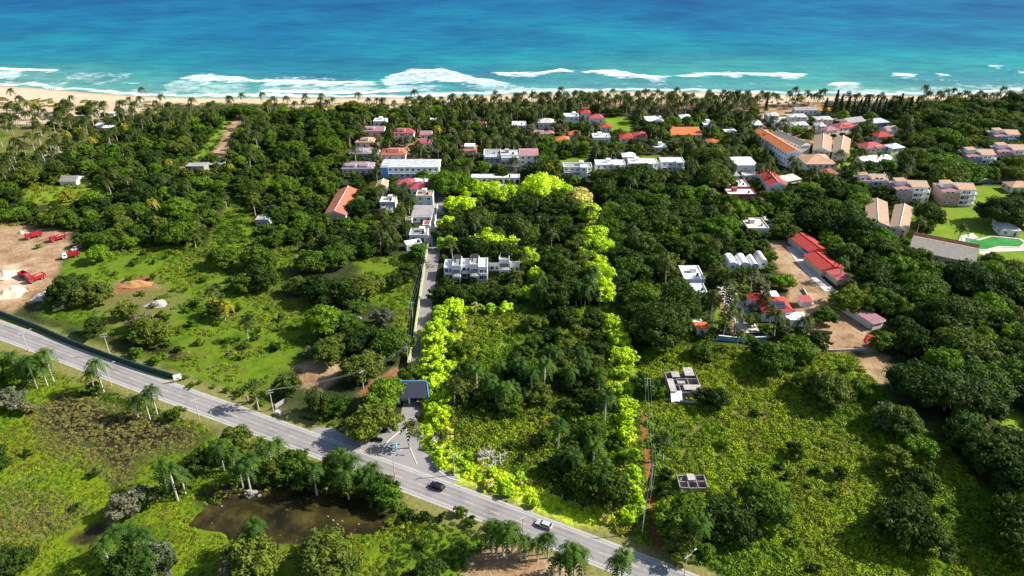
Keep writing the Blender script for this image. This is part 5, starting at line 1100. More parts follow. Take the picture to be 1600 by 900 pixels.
MAN = [  # px, py (foot), class, tone
 (140,385,'m','mid'),(158,408,'m','fresh'),(112,470,'l','dark'),(148,474,'l','olive'),(98,486,'s','grey'),(200,497,'m','olive'),(238,535,'l','olive'),(222,515,'m','grey'),(150,524,'m','dark'),(215,560,'s','fresh'),(245,570,'s','fresh'),
 (340,495,'m','dark'),(352,415,'l','mid'),(386,455,'m','mid'),(412,450,'l','dark'),(405,420,'l','mid'),(490,425,'l','mid'),(530,416,'l','mid'),(468,458,'m','olive'),(500,470,'l','dark'),(540,476,'l','dark'),(572,466,'l','olive'),(556,492,'m','mid'),
 (512,522,'l','fresh'),(542,525,'l','mid'),(485,557,'s','grey'),(520,562,'l','olive'),(572,548,'l','dark'),(610,558,'l','mid'),(570,592,'l','olive'),(597,508,'m','grey'),(626,545,'m','olive'),(616,450,'m','dark'),(640,436,'m','dark'),(655,402,'m','fresh'),
 (453,615,'m','olive'),(505,647,'m','dark'),(527,645,'m','mid'),(603,634,'l','fresh'),(583,680,'l','olive'),(570,655,'s','mid'),(642,598,'m','mid'),(690,690,'s','olive'),
 (6,592,'m','dark'),(-20,600,'l','mid'),(36,600,'m','fresh'),(18,640,'m','grey'),(44,645,'s','grey'),(152,614,'s','mid'),(275,655,'s','mid'),(340,722,'m','fresh'),(372,700,'m','olive'),(432,748,'m','olive'),(458,742,'m','mid'),(205,806,'m','grey'),(228,790,'m','dark'),(290,762,'s','olive'),
 (315,740,'m','dark'),(520,748,'m','olive'),(490,760,'m','mid'),(560,770,'m','olive'),(608,790,'m','fresh'),(590,775,'m','mid'),(513,900,'l','olive'),(403,898,'l','olive'),(375,905,'m','grey'),(215,908,'l','dark'),(250,890,'m','grey'),(20,893,'m','dark'),(48,880,'s','dark'),(-2,735,'m','dark'),(670,912,'m','dark'),
 (690,472,'m','dark'),(715,474,'m','dark'),(742,472,'m','dark'),(772,474,'m','dark'),(798,470,'m','mid'),(755,462,'s','mid'),(700,462,'s','dark'),(785,462,'s','mid'),
 (715,560,'m','mid'),(705,520,'s','mid'),(735,590,'m','mid'),(928,715,'s','dark'),(940,782,'l','dark'),(915,770,'m','dark'),(884,742,'m','dark'),(866,748,'s','mid'),(850,690,'s','mid'),(922,690,'m','mid'),(895,705,'s','olive'),
 (1008,617,'m','mid'),(1029,622,'s','mid'),(1112,637,'m','dark'),(1045,826,'m','fresh'),(1078,828,'l','mid'),(1137,836,'l','dark'),(1115,815,'m','mid'),(1192,812,'l','mid'),(1040,752,'s','dark'),(1036,776,'s','dark'),(1062,864,'m','olive'),(1100,870,'s','fresh'),
 (1240,712,'s','dark'),(1310,746,'s','dark'),(1395,735,'m','olive'),(1425,765,'m','dark'),(1455,770,'s','mid'),(1405,842,'l','dark'),(1432,850,'l','dark'),(1415,800,'m','dark'),(1430,712,'m','fresh'),
 (1290,628,'l','olive'),(1262,610,'m','mid'),(1330,622,'m','mid'),(1400,678,'l','olive'),(1380,665,'m','grey'),(1445,630,'x','dark'),(1495,640,'x','dark'),(1208,578,'l','mid'),(1243,566,'l','mid'),(1188,560,'m','dark'),(1272,548,'m','dark'),(1095,560,'m','mid'),
 (1505,700,'l','dark'),(1540,735,'l','dark'),(1590,775,'x','dark'),(1575,720,'l','dark'),(1600,850,'x','dark'),(1512,670,'m','mid'),
 (1285,505,'m','mid'),(1325,486,'l','olive'),(1222,452,'m','fresh'),(1183,455,'m','grey'),(107,316,'m','gold'),(1440,366,'m','dark'),(1450,352,'l','dark'),(1562,350,'x','dark'),(1590,352,'x','dark'),(1610,335,'x','dark'),(1548,468,'x','dark'),(1590,465,'x','mid'),(1510,462,'x','dark'),
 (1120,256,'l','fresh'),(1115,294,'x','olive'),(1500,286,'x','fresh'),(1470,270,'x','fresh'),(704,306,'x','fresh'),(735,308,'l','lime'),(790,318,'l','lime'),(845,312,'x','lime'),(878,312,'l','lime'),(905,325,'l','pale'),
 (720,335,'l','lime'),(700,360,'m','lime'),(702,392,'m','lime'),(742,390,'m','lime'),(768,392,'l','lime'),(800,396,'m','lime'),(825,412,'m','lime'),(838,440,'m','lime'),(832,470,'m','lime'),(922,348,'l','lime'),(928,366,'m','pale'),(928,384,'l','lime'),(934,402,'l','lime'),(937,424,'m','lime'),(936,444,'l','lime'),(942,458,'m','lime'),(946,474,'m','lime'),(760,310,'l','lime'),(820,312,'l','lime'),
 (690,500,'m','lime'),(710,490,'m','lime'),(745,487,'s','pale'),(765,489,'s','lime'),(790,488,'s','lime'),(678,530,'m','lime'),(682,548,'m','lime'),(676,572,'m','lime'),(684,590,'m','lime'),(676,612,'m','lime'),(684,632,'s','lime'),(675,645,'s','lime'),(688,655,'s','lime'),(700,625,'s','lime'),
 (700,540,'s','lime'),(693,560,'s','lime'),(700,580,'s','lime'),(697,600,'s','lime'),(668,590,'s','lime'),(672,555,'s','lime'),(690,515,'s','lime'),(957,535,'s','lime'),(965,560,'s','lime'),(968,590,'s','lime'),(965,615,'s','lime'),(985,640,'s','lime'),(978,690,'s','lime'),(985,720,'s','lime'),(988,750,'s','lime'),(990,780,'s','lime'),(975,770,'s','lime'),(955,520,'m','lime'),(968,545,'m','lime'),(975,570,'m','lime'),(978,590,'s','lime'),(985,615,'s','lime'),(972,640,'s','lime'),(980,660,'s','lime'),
 (1345,300,'m','fresh'),(1206,444,'s','fresh'),(1203,424,'s','fresh'),(1205,408,'s','fresh'),(1158,398,'m','mid'),(1186,396,'m','olive'),(1126,440,'m','olive'),(1132,400,'m','dark'),(1110,420,'m','mid'),(1186,442,'s','mid'),(1340,330,'l','fresh'),(1325,350,'l','mid'),(930,640,'m','dark')]
AUTO = [  # polygon, classes, tones, spacing factor
 ([(-300,285),(20,292),(90,262),(150,232),(160,205),(290,195),(380,176),(400,182),(480,178),(560,176),(690,176),(690,192),(560,192),(545,270),(520,300),(560,400),(668,392),(560,402),(470,394),(400,402),(180,398),(112,360),(0,352),(-300,372)], 'smmml', ['mid','dark','mid','fresh','olive','dark'], .78),
 ([(560,300),(690,300),(684,392),(560,402),(500,350)], 'mml', ['mid','dark','fresh'], .8),
 ([(694,322),(925,318),(940,480),(838,492),(800,470),(690,465),(690,330)], 'mlll', ['dark','mid','dark','olive'], .72),
 ([(712,600),(800,570),(835,510),(935,505),(955,620),(900,650),(800,645),(740,650)], 'smmm', ['dark','mid','olive','dark'], .72, False),
 ([(938,268),(1200,268),(1240,300),(1340,300),(1420,290),(1500,280),(1560,300),(1800,300),(1800,700),(1560,640),(1500,600),(1400,562),(1375,545),(1350,480),(1330,430),(1262,378),(1180,372),(1120,395),(1130,520),(1110,548),(985,552),(955,500),(950,440)], 'mllxl', ['dark','mid','dark','fresh','olive','mid'], .70),
 ([(1560,695),(1800,690),(1800,960),(1660,900),(1600,800)], 'mll', ['dark','mid'], .75),
 ([(1395,172),(1800,168),(1800,300),(1560,300),(1500,282),(1420,290),(1400,240)], 'mllx', ['dark','mid','dark','olive'], .66),
 ([(640,170),(1180,182),(1180,300),(930,290),(690,300),(560,300),(540,262),(560,190)], 'smmm', ['dark','mid','olive','fresh','grey','dark'], .80),
 ([(1180,190),(1420,190),(1420,300),(1340,310),(1180,300)], 'smmm', ['dark','mid','olive','fresh'], .82),
 ([(-300,180),(330,182),(300,205),(150,235),(90,262),(20,290),(-300,285)], 'ssm', ['mid','dark','olive'], 1.55),
 ([(1140,395),(1240,500),(1260,545),(1130,530),(1110,440)], 'ssm', ['mid','fresh','dark','grey'], 1.15),
]
placed = []; cell = {}
def near(x, y, r, f):
    i, j = int(x//14), int(y//14)
    for a in range(i-2, i+3):
        for b_ in range(j-2, j+3):
            for (u, v_, q) in cell.get((a, b_), ()):
                if (x-u)**2+(y-v_)**2 < (f*(r+q))**2: return True
    return False
def put(x, y, r): cell.setdefault((int(x//14), int(y//14)), []).append((x, y, r))
T = []   # px, py, x, y, cls, tone, scale
for px, py, c_, t_ in MAN:
    p = P(px, py); s_ = rng.uniform(.92, 1.12); T.append((px, py, p.x, p.y, c_, t_, s_, 1)); put(p.x, p.y, CLS[c_][0]*.9)
for poly, cl, tn, f, *fl_ in AUTO:
    clr = not fl_
    W = np.array(W2(poly)); lo, hi = W.min(0), W.max(0); area = (hi-lo).prod(); tries = int(min(26000, area/9))
    X = rng.uniform(lo[0], hi[0], tries); Y = rng.uniform(lo[1], hi[1], tries); ok = inpoly(X, Y, [tuple(w_) for w_ in W])
    PX, PY = proj(X, Y, 0*X)
    for x, y, px, py in zip(X[ok], Y[ok], PX[ok], PY[ok]):
        if px < -90 or px > 1690: continue
        c_ = cl[rng.integers(len(cl))]; s_ = rng.uniform(.78, 1.2); r = CLS[c_][0]*s_
        if near(x, y, r, f): continue
        if blocked(px, py, r, CLS[c_][1]*s_, 1.0, clr): 
            if c_ == 's': continue
            c_ = 's'; s_ = rng.uniform(.7, 1.2); r = CLS['s'][0]*s_
            if blocked(px, py, r, CLS[c_][1]*s_, 1.0, clr) or near(x, y, r, f): continue
        if px > 1180 and rng.random() < .0: continue
        tone = tn[rng.integers(len(tn))]
        lime = any(inpoly(px, py, q) for q in LIMEZ) if 'LIMEZ' in globals() else False
        T.append((px, py, x, y, c_, 'lime' if lime else tone, s_, 0)); put(x, y, r)
T.sort(key=lambda t: -(t[7]*3+1)*S(t[1])*CLS[t[4]][0]*t[6])
inview = [t for t in T if -10 < t[0] < 1610 and t[1] < 905 or t[7]]
things, rest = inview[:298], inview[298:]+[t for t in T if t not in set(inview)]
SZ = {'s': 'small', 'm': 'medium', 'l': 'large', 'x': 'huge'}
items = []
GRP = 'broadleaf trees of the coastal forest'
for px, py, x, y, c_, t_, s_, mnl in things:
    cr, tr = tree_kit(c_, t_, int(rng.integers(3 if c_ != 's' else 2)))
    rt = empty('broadleaf_tree', (x, y, 0), rng.uniform(0, 6.28), cat='tree', group=GRP, scale=s_)
    link('trunk', tr, rt); link('crown', cr, rt); items.append((rt, px, py, SZ[c_]+' '+TW[t_]))
relabel(items, 'tree')
# ---- everything past the 300 largest: one object per kind, instanced on points
def scatter(name, kits, pts, kind='stuff', label=None, cat=None):
    """kits: list of joined meshes; pts: rows x, y, z, rotz, scale, index"""
    col = bpy.data.collections.new(name+'_kit')
    for i, me in enumerate(kits):
        o = bpy.data.objects.new('%s_kit_%03d' % (name, i), me); col.objects.link(o)
    a = np.array(pts, float); me = bpy.data.meshes.new(name); me.vertices.add(len(a)); me.vertices.foreach_set('co', a[:, :3].astype(np.float32).ravel())
    for an, c_, ty in (('rz', 3, 'FLOAT'), ('sc', 4, 'FLOAT'), ('ix', 5, 'INT')):
        at = me.attributes.new(an, ty, 'POINT'); at.data.foreach_set('value', a[:, c_].astype(np.int32 if ty == 'INT' else np.float32))
    me.update(); o = link(name, me)
    g = bpy.data.node_groups.new(name+'_scatter', 'GeometryNodeTree')
    g.interface.new_socket('Geometry', in_out='INPUT', socket_type='NodeSocketGeometry'); g.interface.new_socket('Geometry', in_out='OUTPUT', socket_type='NodeSocketGeometry')
    gi, go = g.nodes.new('NodeGroupInput'), g.nodes.new('NodeGroupOutput'); ip = g.nodes.new('GeometryNodeInstanceOnPoints'); ci = g.nodes.new('GeometryNodeCollectionInfo')
    ci.inputs['Collection'].default_value = col; ci.inputs['Separate Children'].default_value = True; ci.inputs['Reset Children'].default_value = True
    def at(nm, ty):
        x = g.nodes.new('GeometryNodeInputNamedAttribute'); x.data_type = ty; x.inputs['Name'].default_value = nm; return [s for s in x.outputs if s.enabled][0]
    cx = g.nodes.new('ShaderNodeCombineXYZ'); L = g.links.new
    L(gi.outputs[0], ip.inputs['Points']); L(ci.outputs[0], ip.inputs['Instance']); ip.inputs['Pick Instance'].default_value = True
    L(at('ix', 'INT'), ip.inputs['Instance Index']); L(at('rz', 'FLOAT'), cx.inputs[2]); L(cx.outputs[0], ip.inputs['Rotation']); L(at('sc', 'FLOAT'), ip.inputs['Scale']); L(ip.outputs[0], go.inputs[0])
    md = o.modifiers.new('scatter', 'NODES'); md.node_group = g
    return tag(o, label, cat, None, kind)
def joined(meshes, name):
    bm = bmesh.new(); mats = []
    for me in meshes:
        k = len(bm.faces); bm.from_mesh(me); bm.faces.ensure_lookup_table(); mats.append(me.materials[0])
        for f in bm.faces[k:]: f.material_index = len(mats)-1
    out = bpy.data.meshes.new(name); bm.to_mesh(out); bm.free()
    for m_ in mats: out.materials.append(m_)
    return out
kits = []; kix = {}
pts = []
for px, py, x, y, c_, t_, s_, mnl in rest:
    k = (c_, t_, int(rng.integers(2)))
    if k not in kix: kix[k] = len(kits); kits.append(joined(tree_kit(*k), 'forest_tree'))
    pts.append((x, y, 0, rng.uniform(0, 6.28), s_, kix[k]))
scatter('forest_canopy', kits, pts, label='continuous green forest canopy filling the land behind the nearest trees', cat='forest')
# ---- palms
PZ = [([(0,172),(200,172),(330,170),(345,195),(300,215),(120,250),(60,290),(0,290)], 150, 1), ([(-250,172),(0,172),(0,290),(-250,300)], 60, 1), ([(330,168),(640,170),(640,180),(330,182)], 30, 1), ([(640,168),(860,163),(860,195),(640,185)], 120, .8),
      ([(860,160),(1180,163),(1180,182),(860,182)], 190, .7), ([(1180,162),(1290,163),(1290,170),(1180,170)], 22, 1), ([(1290,164),(1640,157),(1700,157),(1700,170),(1400,170)], 60, 1), ([(545,190),(1250,190),(1250,300),(545,300)], 200, 1),
      ([(150,200),(400,180),(400,395),(150,395)], 30, 1), ([(590,300),(655,300),(640,400),(585,400)], 26, 1), ([(1180,200),(1420,200),(1420,300),(1180,310)], 45, 1), ([(700,330),(930,330),(940,480),(700,470)], 14, 1),
      ([(1120,395),(1240,500),(1270,545),(1120,535),(1100,440)], 20, 1), ([(1420,335),(1600,335),(1600,362),(1420,362)], 7, 1), ([(950,300),(1200,300),(1130,540),(990,540)], 14, 1), ([(300,250),(420,170),(440,200),(400,260),(360,300)], 26, 1)]
PAL = [(480,168,1),(503,163,0),(335,492,5),(352,500,5),(388,532,3),(338,480,0),(404,640,3),(497,648,3),(710,632,3),(1035,720,3),(1095,835,0),(1318,470,3),(1110,500,2),(1135,520,2),(1150,545,0),(1500,660,0),(1530,650,0),(1430,372,1),(1495,378,0),(640,700,3),(228,162,4),(22,160,1)]
ROOFL = [(1412,362),(1530,388),(1524,416),(1412,392)]
palms = []
for px, py, k in PAL: p = P(px, py); palms.append((px, py, p.x, p.y, k, rng.uniform(.85, 1.05), 1))
for poly, cnt, sp in PZ:
    W = [tuple(v) for v in W2(poly)]; A = np.array(W); lo, hi = A.min(0), A.max(0); got = tr_ = 0
    while got < cnt and tr_ < cnt*40:
        tr_ += 1; x, y = rng.uniform(lo, hi)
        if not inpoly(x, y, W): continue
        px, py = proj(x, y, 0); px, py = float(px), float(py)
        if px < -80 or px > 1680: continue
        if any((x-q[2])**2+(y-q[3])**2 < (3.6*sp)**2 for q in palms[-400:]): continue
        h = 9; s = S(py); top = py-(h+1)*s*.93
        bad = False
        for x0, y0, x1, y1, yb in BB:
            if x0-2 < px < x1+2 and (yb-9 < py < yb+3): bad = True; break
            if px+2.6*s > x0+2 and px-2.6*s < x1-2 and top+2.5*s > y0 and top-1*s < y1 and py > yb: bad = rng.random() < .7
            if bad: break
        if not bad and any(inpoly(px+dx*s, py-8*s, rf) for rf in ROOFS for dx in (-2, 0, 2)) and rng.random() < .85: bad = True
        if not bad and any(inpoly(px, py-q_*s, ROOFL) for q_ in (2, 5, 8, 11)): bad = True
        if bad or (any(inpoly(px, py, c) or inpoly(px, py-7, c) or inpoly(px, py-14, c) for c in G['lawn'][:5]+[G['lawn'][8], G['dirt'][1]])): continue
        k = int(rng.choice([0, 1, 2, 3, 4, 5], p=[.24, .22, .17, .22, .1, .05])); palms.append((px, py, x, y, k, rng.uniform(.8, 1.08), 0)); got += 1
palms.sort(key=lambda t: -(t[6]*3+1)*S(t[1]))
pin = [t for t in palms if -5 < t[0] < 1605]; pth = pin[:298]; prest = pin[298:]+[t for t in palms if not -5 < t[0] < 1605]
items = []
HW = ['', 'tall', 'tall slim', 'upright', 'very tall', 'short yellowing']
for px, py, x, y, k, s_, mnl in pth:
    rt = empty('coconut_palm', (x, y, 0), rng.uniform(0, 6.28), cat='palm', group='coconut palms between the village and the beach', scale=s_)
    link('trunk', COCO[k][1], rt); link('crown', COCO[k][0], rt); items.append((rt, px, py, HW[k] or 'leaning'))
relabel(items, 'coconut palm')
ck = [joined(c_, 'palm') for c_ in COCO]
scatter('palm_grove', ck, [(x, y, 0, rng.uniform(0, 6.28), s_, k) for px, py, x, y, k, s_, mnl in prest], label='grove of small distant coconut palms lining the beach', cat='palm grove')
RP = [(45,598),(58,606),(74,602),(30,590),(84,596),(66,590),(150,615),(162,612),(216,652),(234,654),(246,648),(380,762),(392,768),(398,755),(368,735),(350,735),(428,742),(412,722),(440,728),(278,782),(290,772),(262,765),(495,772),(510,765),(545,778),(556,768),(572,772),(585,765),(538,755),
      (392,870),(404,862),(196,880),(210,868),(232,878),(178,900),(240,905),(768,864),(776,868),(786,868),(800,862),(792,872),(772,856),(840,876),(856,872),(848,866),(822,872),(814,876),(896,905),(905,900),(888,908),(874,910),(962,916),(970,912),
      (840,480),(848,482),(900,478),(908,476),(914,479),(920,475),(895,470),(842,462),(925,462),(765,625),(775,640),(790,645),(800,632),(745,612),(830,620),(858,572),(868,580),(910,602),(935,612),(944,658),(850,612),(812,600),(780,600),(905,582),(890,610),(895,750),(925,742),(940,752),(872,700),(1475,640),(1500,690),(1085,860),(1310,440)]
items = []
for i, (px, py) in enumerate(RP):
    p = P(px, py); c_ = ROYAL[i % 3]; rt = empty('royal_palm', (p.x, p.y, 0), rng.uniform(0, 6.28), cat='palm', group='royal palms by the road and in the lot', scale=.72 if (808 < px < 862 and py > 862) else rng.uniform(.9, 1.15))
    link('trunk', c_[1], rt); link('crownshaft', c_[2], rt); link('crown', c_[0], rt); items.append((rt, px, py, ['tall', 'very tall', 'shorter'][i % 3]))
relabel(items, 'royal palm')
items = []
for i, (px, py) in enumerate([(1287,183),(1302,181),(1312,184),(1322,182),(1330,186),(1338,183),(1346,186),(1352,182),(1361,187),(1370,184),(1378,188),(1387,184),(1395,189),(1402,184),(1410,190),(1418,185),(1365,178),(1385,178),(1400,178),(1418,178),(1432,188),(1428,180),(1196,176),(1342,176),(1312,174)]):
    p = P(px, py); c_ = PINE[i % 3]; rt = empty('pine_tree', (p.x, p.y, 0), rng.uniform(0, 6.28), cat='pine', group='dark pines behind the right part of the beach', scale=rng.uniform(.75, 1.05)*(.8 if py < 180 else 1)); link('trunk', c_[1], rt); link('crown', c_[0], rt)
    items.append((rt, px, py, ['tall dark', 'tallest dark', 'shorter dark'][i % 3]))
relabel(items, 'pine tree')
for px, py, h, lab in ((771,724,8.5,'pale leafless tree alone in the weeds of the lot'), (678,698,5.5,'pale leafless tree at the lower corner of the lot beside the driveway'), (30,632,3.5,'low grey leafless thicket tree left of the dark marsh'), (232,610,2.5,'small leafless sapling on the road verge'), (392,775,3,'pale fallen branches at the pond edge'), (560,500,3,'thin leafless tree at the edge of the small green meadow')):
    p = P(px, py); rt = empty('bare_tree', (p.x, p.y, 0), 0, lab, 'tree'); bare_mesh(h, M['deadwood']).name; link('branches', bare_mesh(h, M['deadwood']), rt)
# ---- shrubs one can tell apart
items = []
SHR = [(x, y, t) for x, y, t in [(1215,735,'dark'),(1228,748,'dark'),(1262,762,'mid'),(1275,742,'mid'),(1180,742,'mid'),(1150,760,'dark'),(1300,775,'mid'),(1350,720,'olive'),(1452,735,'mid'),(1475,800,'mid'),(1340,690,'mid'),(1180,650,'dark'),(1130,700,'mid'),(1268,893,'dark'),(1210,770,'mid'),(1290,700,'mid'),
      (1480,850,'mid'),(1240,850,'fresh'),(1085,745,'mid'),(1165,855,'mid'),(1345,620,'fresh'),(1370,635,'mid'),(45,712,'dark'),(148,745,'dark'),(120,795,'dark'),(290,592,'fresh'),(313,599,'fresh'),(335,606,'fresh'),(355,612,'mid'),(375,618,'mid'),(300,605,'fresh'),(395,628,'mid'),(410,634,'fresh'),(640,810,'dark'),(665,812,'dark'),(662,855,'mid'),(690,812,'dark'),(720,805,'mid'),(735,820,'mid'),
      (205,540,'mid'),(255,560,'fresh'),(380,560,'olive'),(360,555,'grey'),(400,530,'mid'),(430,545,'mid'),(300,510,'mid'),(260,500,'mid'),(225,398,'mid'),(240,412,'dark'),(212,410,'dark'),(180,430,'mid'),(320,440,'mid'),(300,430,'fresh'),(290,455,'fresh'),(240,480,'grey'),(60,388,'fresh'),(440,500,'mid'),(725,640,'mid'),(760,660,'mid'),
      (815,680,'mid'),(840,700,'dark'),(720,670,'fresh'),(800,700,'mid'),(815,720,'dark'),(850,735,'mid'),(745,720,'mid'),(960,700,'mid'),(750,560,'olive'),(800,520,'olive'),(770,515,'olive'),(840,530,'mid'),(1010,570,'fresh'),(1040,565,'fresh'),(1110,565,'fresh'),(1150,560,'fresh'),(1320,580,'fresh'),(130,170,'olive'),(60,168,'olive')]]
SHR += [(210+37*(k % 7)+17*math.sin(k*2.3), 405+27*(k//7)+9*math.cos(k*1.7), ['mid', 'dark', 'olive', 'fresh'][k % 4]) for k in range(42) if inpoly(210+37*(k % 7)+17*math.sin(k*2.3), 405+27*(k//7)+9*math.cos(k*1.7), G['grass'][0])]
LIMEP = []
for k in range(190):  # shrubs added along the boundary, outline glow put into their leaf colour
    for _ in range(50):
        px, py = rng.uniform(655, 1010), rng.uniform(485, 825)
        if inpoly(px, py, G['lime'][0]) and not (842 < px < 925 and py > 765): break
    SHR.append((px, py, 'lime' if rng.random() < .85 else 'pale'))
SK = {}
for px, py, t_ in SHR:
    k = (t_, int(rng.integers(3)))
    if k not in SK: SK[k] = (crown('foliage', 1.7, 2.1, .0, t_, 14, 30, .38), trunk_mesh('stem', 1.0, .08, 1.0, M['bark'], 3))
    p = P(px, py); rt = empty('shrub', (p.x, p.y, 0), rng.uniform(0, 6.28), cat='shrub', group='shrubs in the fields and along the lot boundary', scale=rng.uniform(.6, 1.25)); link('stem', SK[k][1], rt); link('foliage', SK[k][0], rt); items.append((rt, px, py, TW[t_]))
relabel(items, 'shrub')
# ---- weeds and tussocks (uncountable)
def tuft(r, h, n_, leaf, mat):
    n_ = int(n_*1.9); leaf *= .68
    d = rng.normal(size=(n_, 3)); d /= np.linalg.norm(d, axis=1)[:, None]; d[:, 2] = abs(d[:, 2]); c = d*np.array([r, r, h])*rng.uniform(.5, 1, (n_, 1)); return quads_mesh('weed', c, d+np.array([0, 0, .3]), leaf, mat, 1.4, .6)
WM = {k: leafmat(k+'_weed', v, .15) for k, v in {'olive': (.16, .18, .022), 'fresh': (.105, .185, .013), 'bright': (.20, .275, .016), 'dry': (.19, .18, .06), 'glowtuft': (.55, .66, .03), 'dark': (.045, .085, .010), 'tussock': (.155, .155, .055)}.items()}
def weeds(name, label, polys, dens, mix, rr, hh, sc=(.5, 1.5), avoid=(), clump=0, cat='undergrowth'):
    kits = []; 
    for k in mix:
        for j in range(3): kits.append(tuft(rr, hh, 34, .34*rr/.9+.05, WM[k]))
    pts = []
    for poly in polys:
        W = [tuple(v) for v in W2(poly)]; A = np.array(W); lo, hi = A.min(0), A.max(0); n_ = int((hi-lo).prod()*dens); X = rng.uniform(lo[0], hi[0], n_); Y = rng.uniform(lo[1], hi[1], n_)
        ok = inpoly(X, Y, W)
        if clump: ok &= (wobble(X*clump, Y*clump)+rng.normal(size=n_)*.18 > -.05)
        ok &= roadD(X, Y) > 8.5
        for a in avoid: ok &= softpoly(X, Y, a, .5, .8) < .5
        for x0, y0, x1, y1, yb in BB:
            if yb > 500: px, py = proj(X, Y, 0*X); ok &= ~((px > x0+3) & (px < x1-3) & (py > y0) & (py < yb+1))
        X, Y = X[ok], Y[ok]; tone = np.clip((wobble(X*.22, Y*.22)*.75+.5+rng.normal(size=len(X))*.13), 0, .999)
        ix = (tone*len(mix)).astype(int)*3+rng.integers(0, 3, len(X))
        pts += list(zip(X, Y, 0*X-.05, rng.uniform(0, 6.28, len(X)), rng.uniform(sc[0], sc[1], len(X)), ix))
    return scatter(name, kits, pts, label=label, cat=cat)
AV = [G['dirt'][3], G['dirt'][6], G['red'][0], G['mud'][0], POND, POND2]
weeds('weeds', 'dense knee high weeds covering the right field', [G['grass'][4]], .8, ['fresh', 'fresh', 'bright', 'bright', 'bright', 'olive', 'bright'], 1.0, .7, (.4, 1.8), AV)
weeds('weeds', 'weeds and creepers inside the fenced lot', [G['grass'][3]], .6, ['fresh', 'bright', 'olive', 'bright', 'fresh', 'olive'], 1.1, .9, (.5, 1.8), AV+[G['lime'][0]])
weeds('glow_band', 'bright tufts standing in for the glow around the lot', [G['lime'][0]], 1.5, ['bright', 'glowtuft', 'glowtuft', 'glowtuft', 'glowtuft'], 1.0, .8, (.5, 1.4), AV)  # added tufts that carry the boundary glow in their colour
weeds('weeds', 'patchy weeds across the left pasture', [G['grass'][0], G['grass'][1]], .6, ['dark', 'fresh', 'olive', 'bright', 'dry', 'fresh'], .9, .55, (.3, 1.5), AV+[G['dirt'][0], G['dirt'][2]], .6)
weeds('weeds', 'lush green weeds between the pond and the road', [[(600,830),(640,775),(740,818),(800,855),(740,880),(700,960),(580,960)], [(80,600),(200,618),(330,670),(300,690),(240,650)], G['grass'][2]], .8, ['fresh', 'fresh', 'bright', 'dark'], .9, .6, (.4, 1.1), AV+[G['dirt'][5]])
weeds('tussocks', 'beige grass tussocks in the dark marsh', [[(40,640),(110,612),(200,635),(320,680),(290,705),(235,715),(200,765),(150,745),(60,700)], [(0,760),(95,770),(140,800),(100,835),(0,830)]], 1.0, ['tussock', 'olive', 'tussock', 'dry'], .7, .5, (.5, 1.2), [], 0)
weeds('meadow_grass', 'short uneven grass of the marshy lawns south of the road', G['mossy']+[G['grass'][5]], .6, ['bright', 'fresh', 'fresh', 'bright', 'olive'], .6, .25, (.4, 1.5), AV+[MARSH], .5)
weeds('forest_floor_plants', 'low dark plants on the ground between the forest trees', [AUTO[0][0], AUTO[2][0], AUTO[4][0]], .10, ['dark', 'fresh', 'dark', 'olive'], 1.4, 1.0, (.6, 1.6), [G['lawn'][3], G['dirt'][1], G['dirt'][5]], 0)
weeds('beach_grass', 'low tufts of beach grass on the sand', [[(-100,152),(0,152),(200,158),(330,162),(480,162),(640,162),(640,168),(330,172),(0,172)]], .05, ['olive', 'dry', 'olive'], 2.2, .6, (.6, 1.5), [], .5)
# ------------------------------------------------------------------ poles, lamps, wires
def pole(px, py, h, label, arms=1, lamp=False, mat='pole', rz=0, name='utility_pole', cat='utility pole'):
    p = P(px, py); rt = empty(name, (p.x, p.y, 0), rz, label, cat)
    q = MB(); q.cone(0, 0, -.4, h, .17, .10, 8); q.build('post', M[mat], rt)
    q = MB(); q.cone(0, 0, .5, 1.6, .175, .172, 8); q.build('band', M['orangepaint' if lamp else mat], rt)
    for k in range(arms):
        z = h-.5-k*.9; q = MB(); q.box(-1.1, 1.1, -.17, -.07, z, z+.14); q.build('crossarm', M['pole' if lamp else mat], rt)
        for x in (-1, -.4, .4, 1): q = MB(); q.cone(x, -.12, z+.14, z+.38, .06, .035, 6); q.build('insulator', M['white'], rt)
    if lamp:
        q = MB(); q.tube([(0, 0, h-.8), (1.1, 0, h-.1), (2.5, 0, h+.25)], .05, 5); q.build('lamp_arm', M['steel'], rt)
        q = MB(); q.box(2.4, 3.2, -.16, .16, h+.16, h+.32); q.build('lamp_head', M['silver'], rt)
    return p, h
A1 = R(35)
pole(45,549,8.5,'roadside lamp pole furthest left along the main road',1,True,rz=A1,name='street_lamp',cat='street lamp')
pole(174,602,8.5,'roadside lamp pole left of the white sign, pond side of the road',1,True,rz=A1,name='street_lamp',cat='street lamp')
pole(312,656,8.5,'roadside lamp pole above the dark marsh',1,True,rz=A1,name='street_lamp',cat='street lamp')
pole(617,745,8.5,'roadside lamp pole nearest the black car',1,True,rz=A1,name='street_lamp',cat='street lamp')
pole(817,843,8.5,'roadside lamp pole beside the silver car',1,True,rz=A1,name='street_lamp',cat='street lamp')
pole(1068,905,8.5,'roadside lamp pole at the bottom edge',1,True,rz=A1,name='street_lamp',cat='street lamp')
a1 = pole(172,555,9.5,'utility pole with two crossarms behind the dark green mesh fence',2,rz=.3)
a2 = pole(427,641,8.5,'utility pole beside the grey sign frame',2,rz=.3)
a3 = pole(568,607,7.5,'short utility pole in the brown strip',1,rz=.8)
a4 = pole(638,570,8,'utility pole with a wide crossarm at the lower end of the side street',2,rz=.1)
a5 = pole(645,500,8.5,'utility pole half way up the side street',1)
a6 = pole(661,440,8.5,'utility pole nearest the street houses',1)
a7 = pole(679,345,8.5,'utility pole at the top of the side street',1)
b1 = pole(710,743,8.5,'utility pole in the weeds above the black car',1,rz=A1)
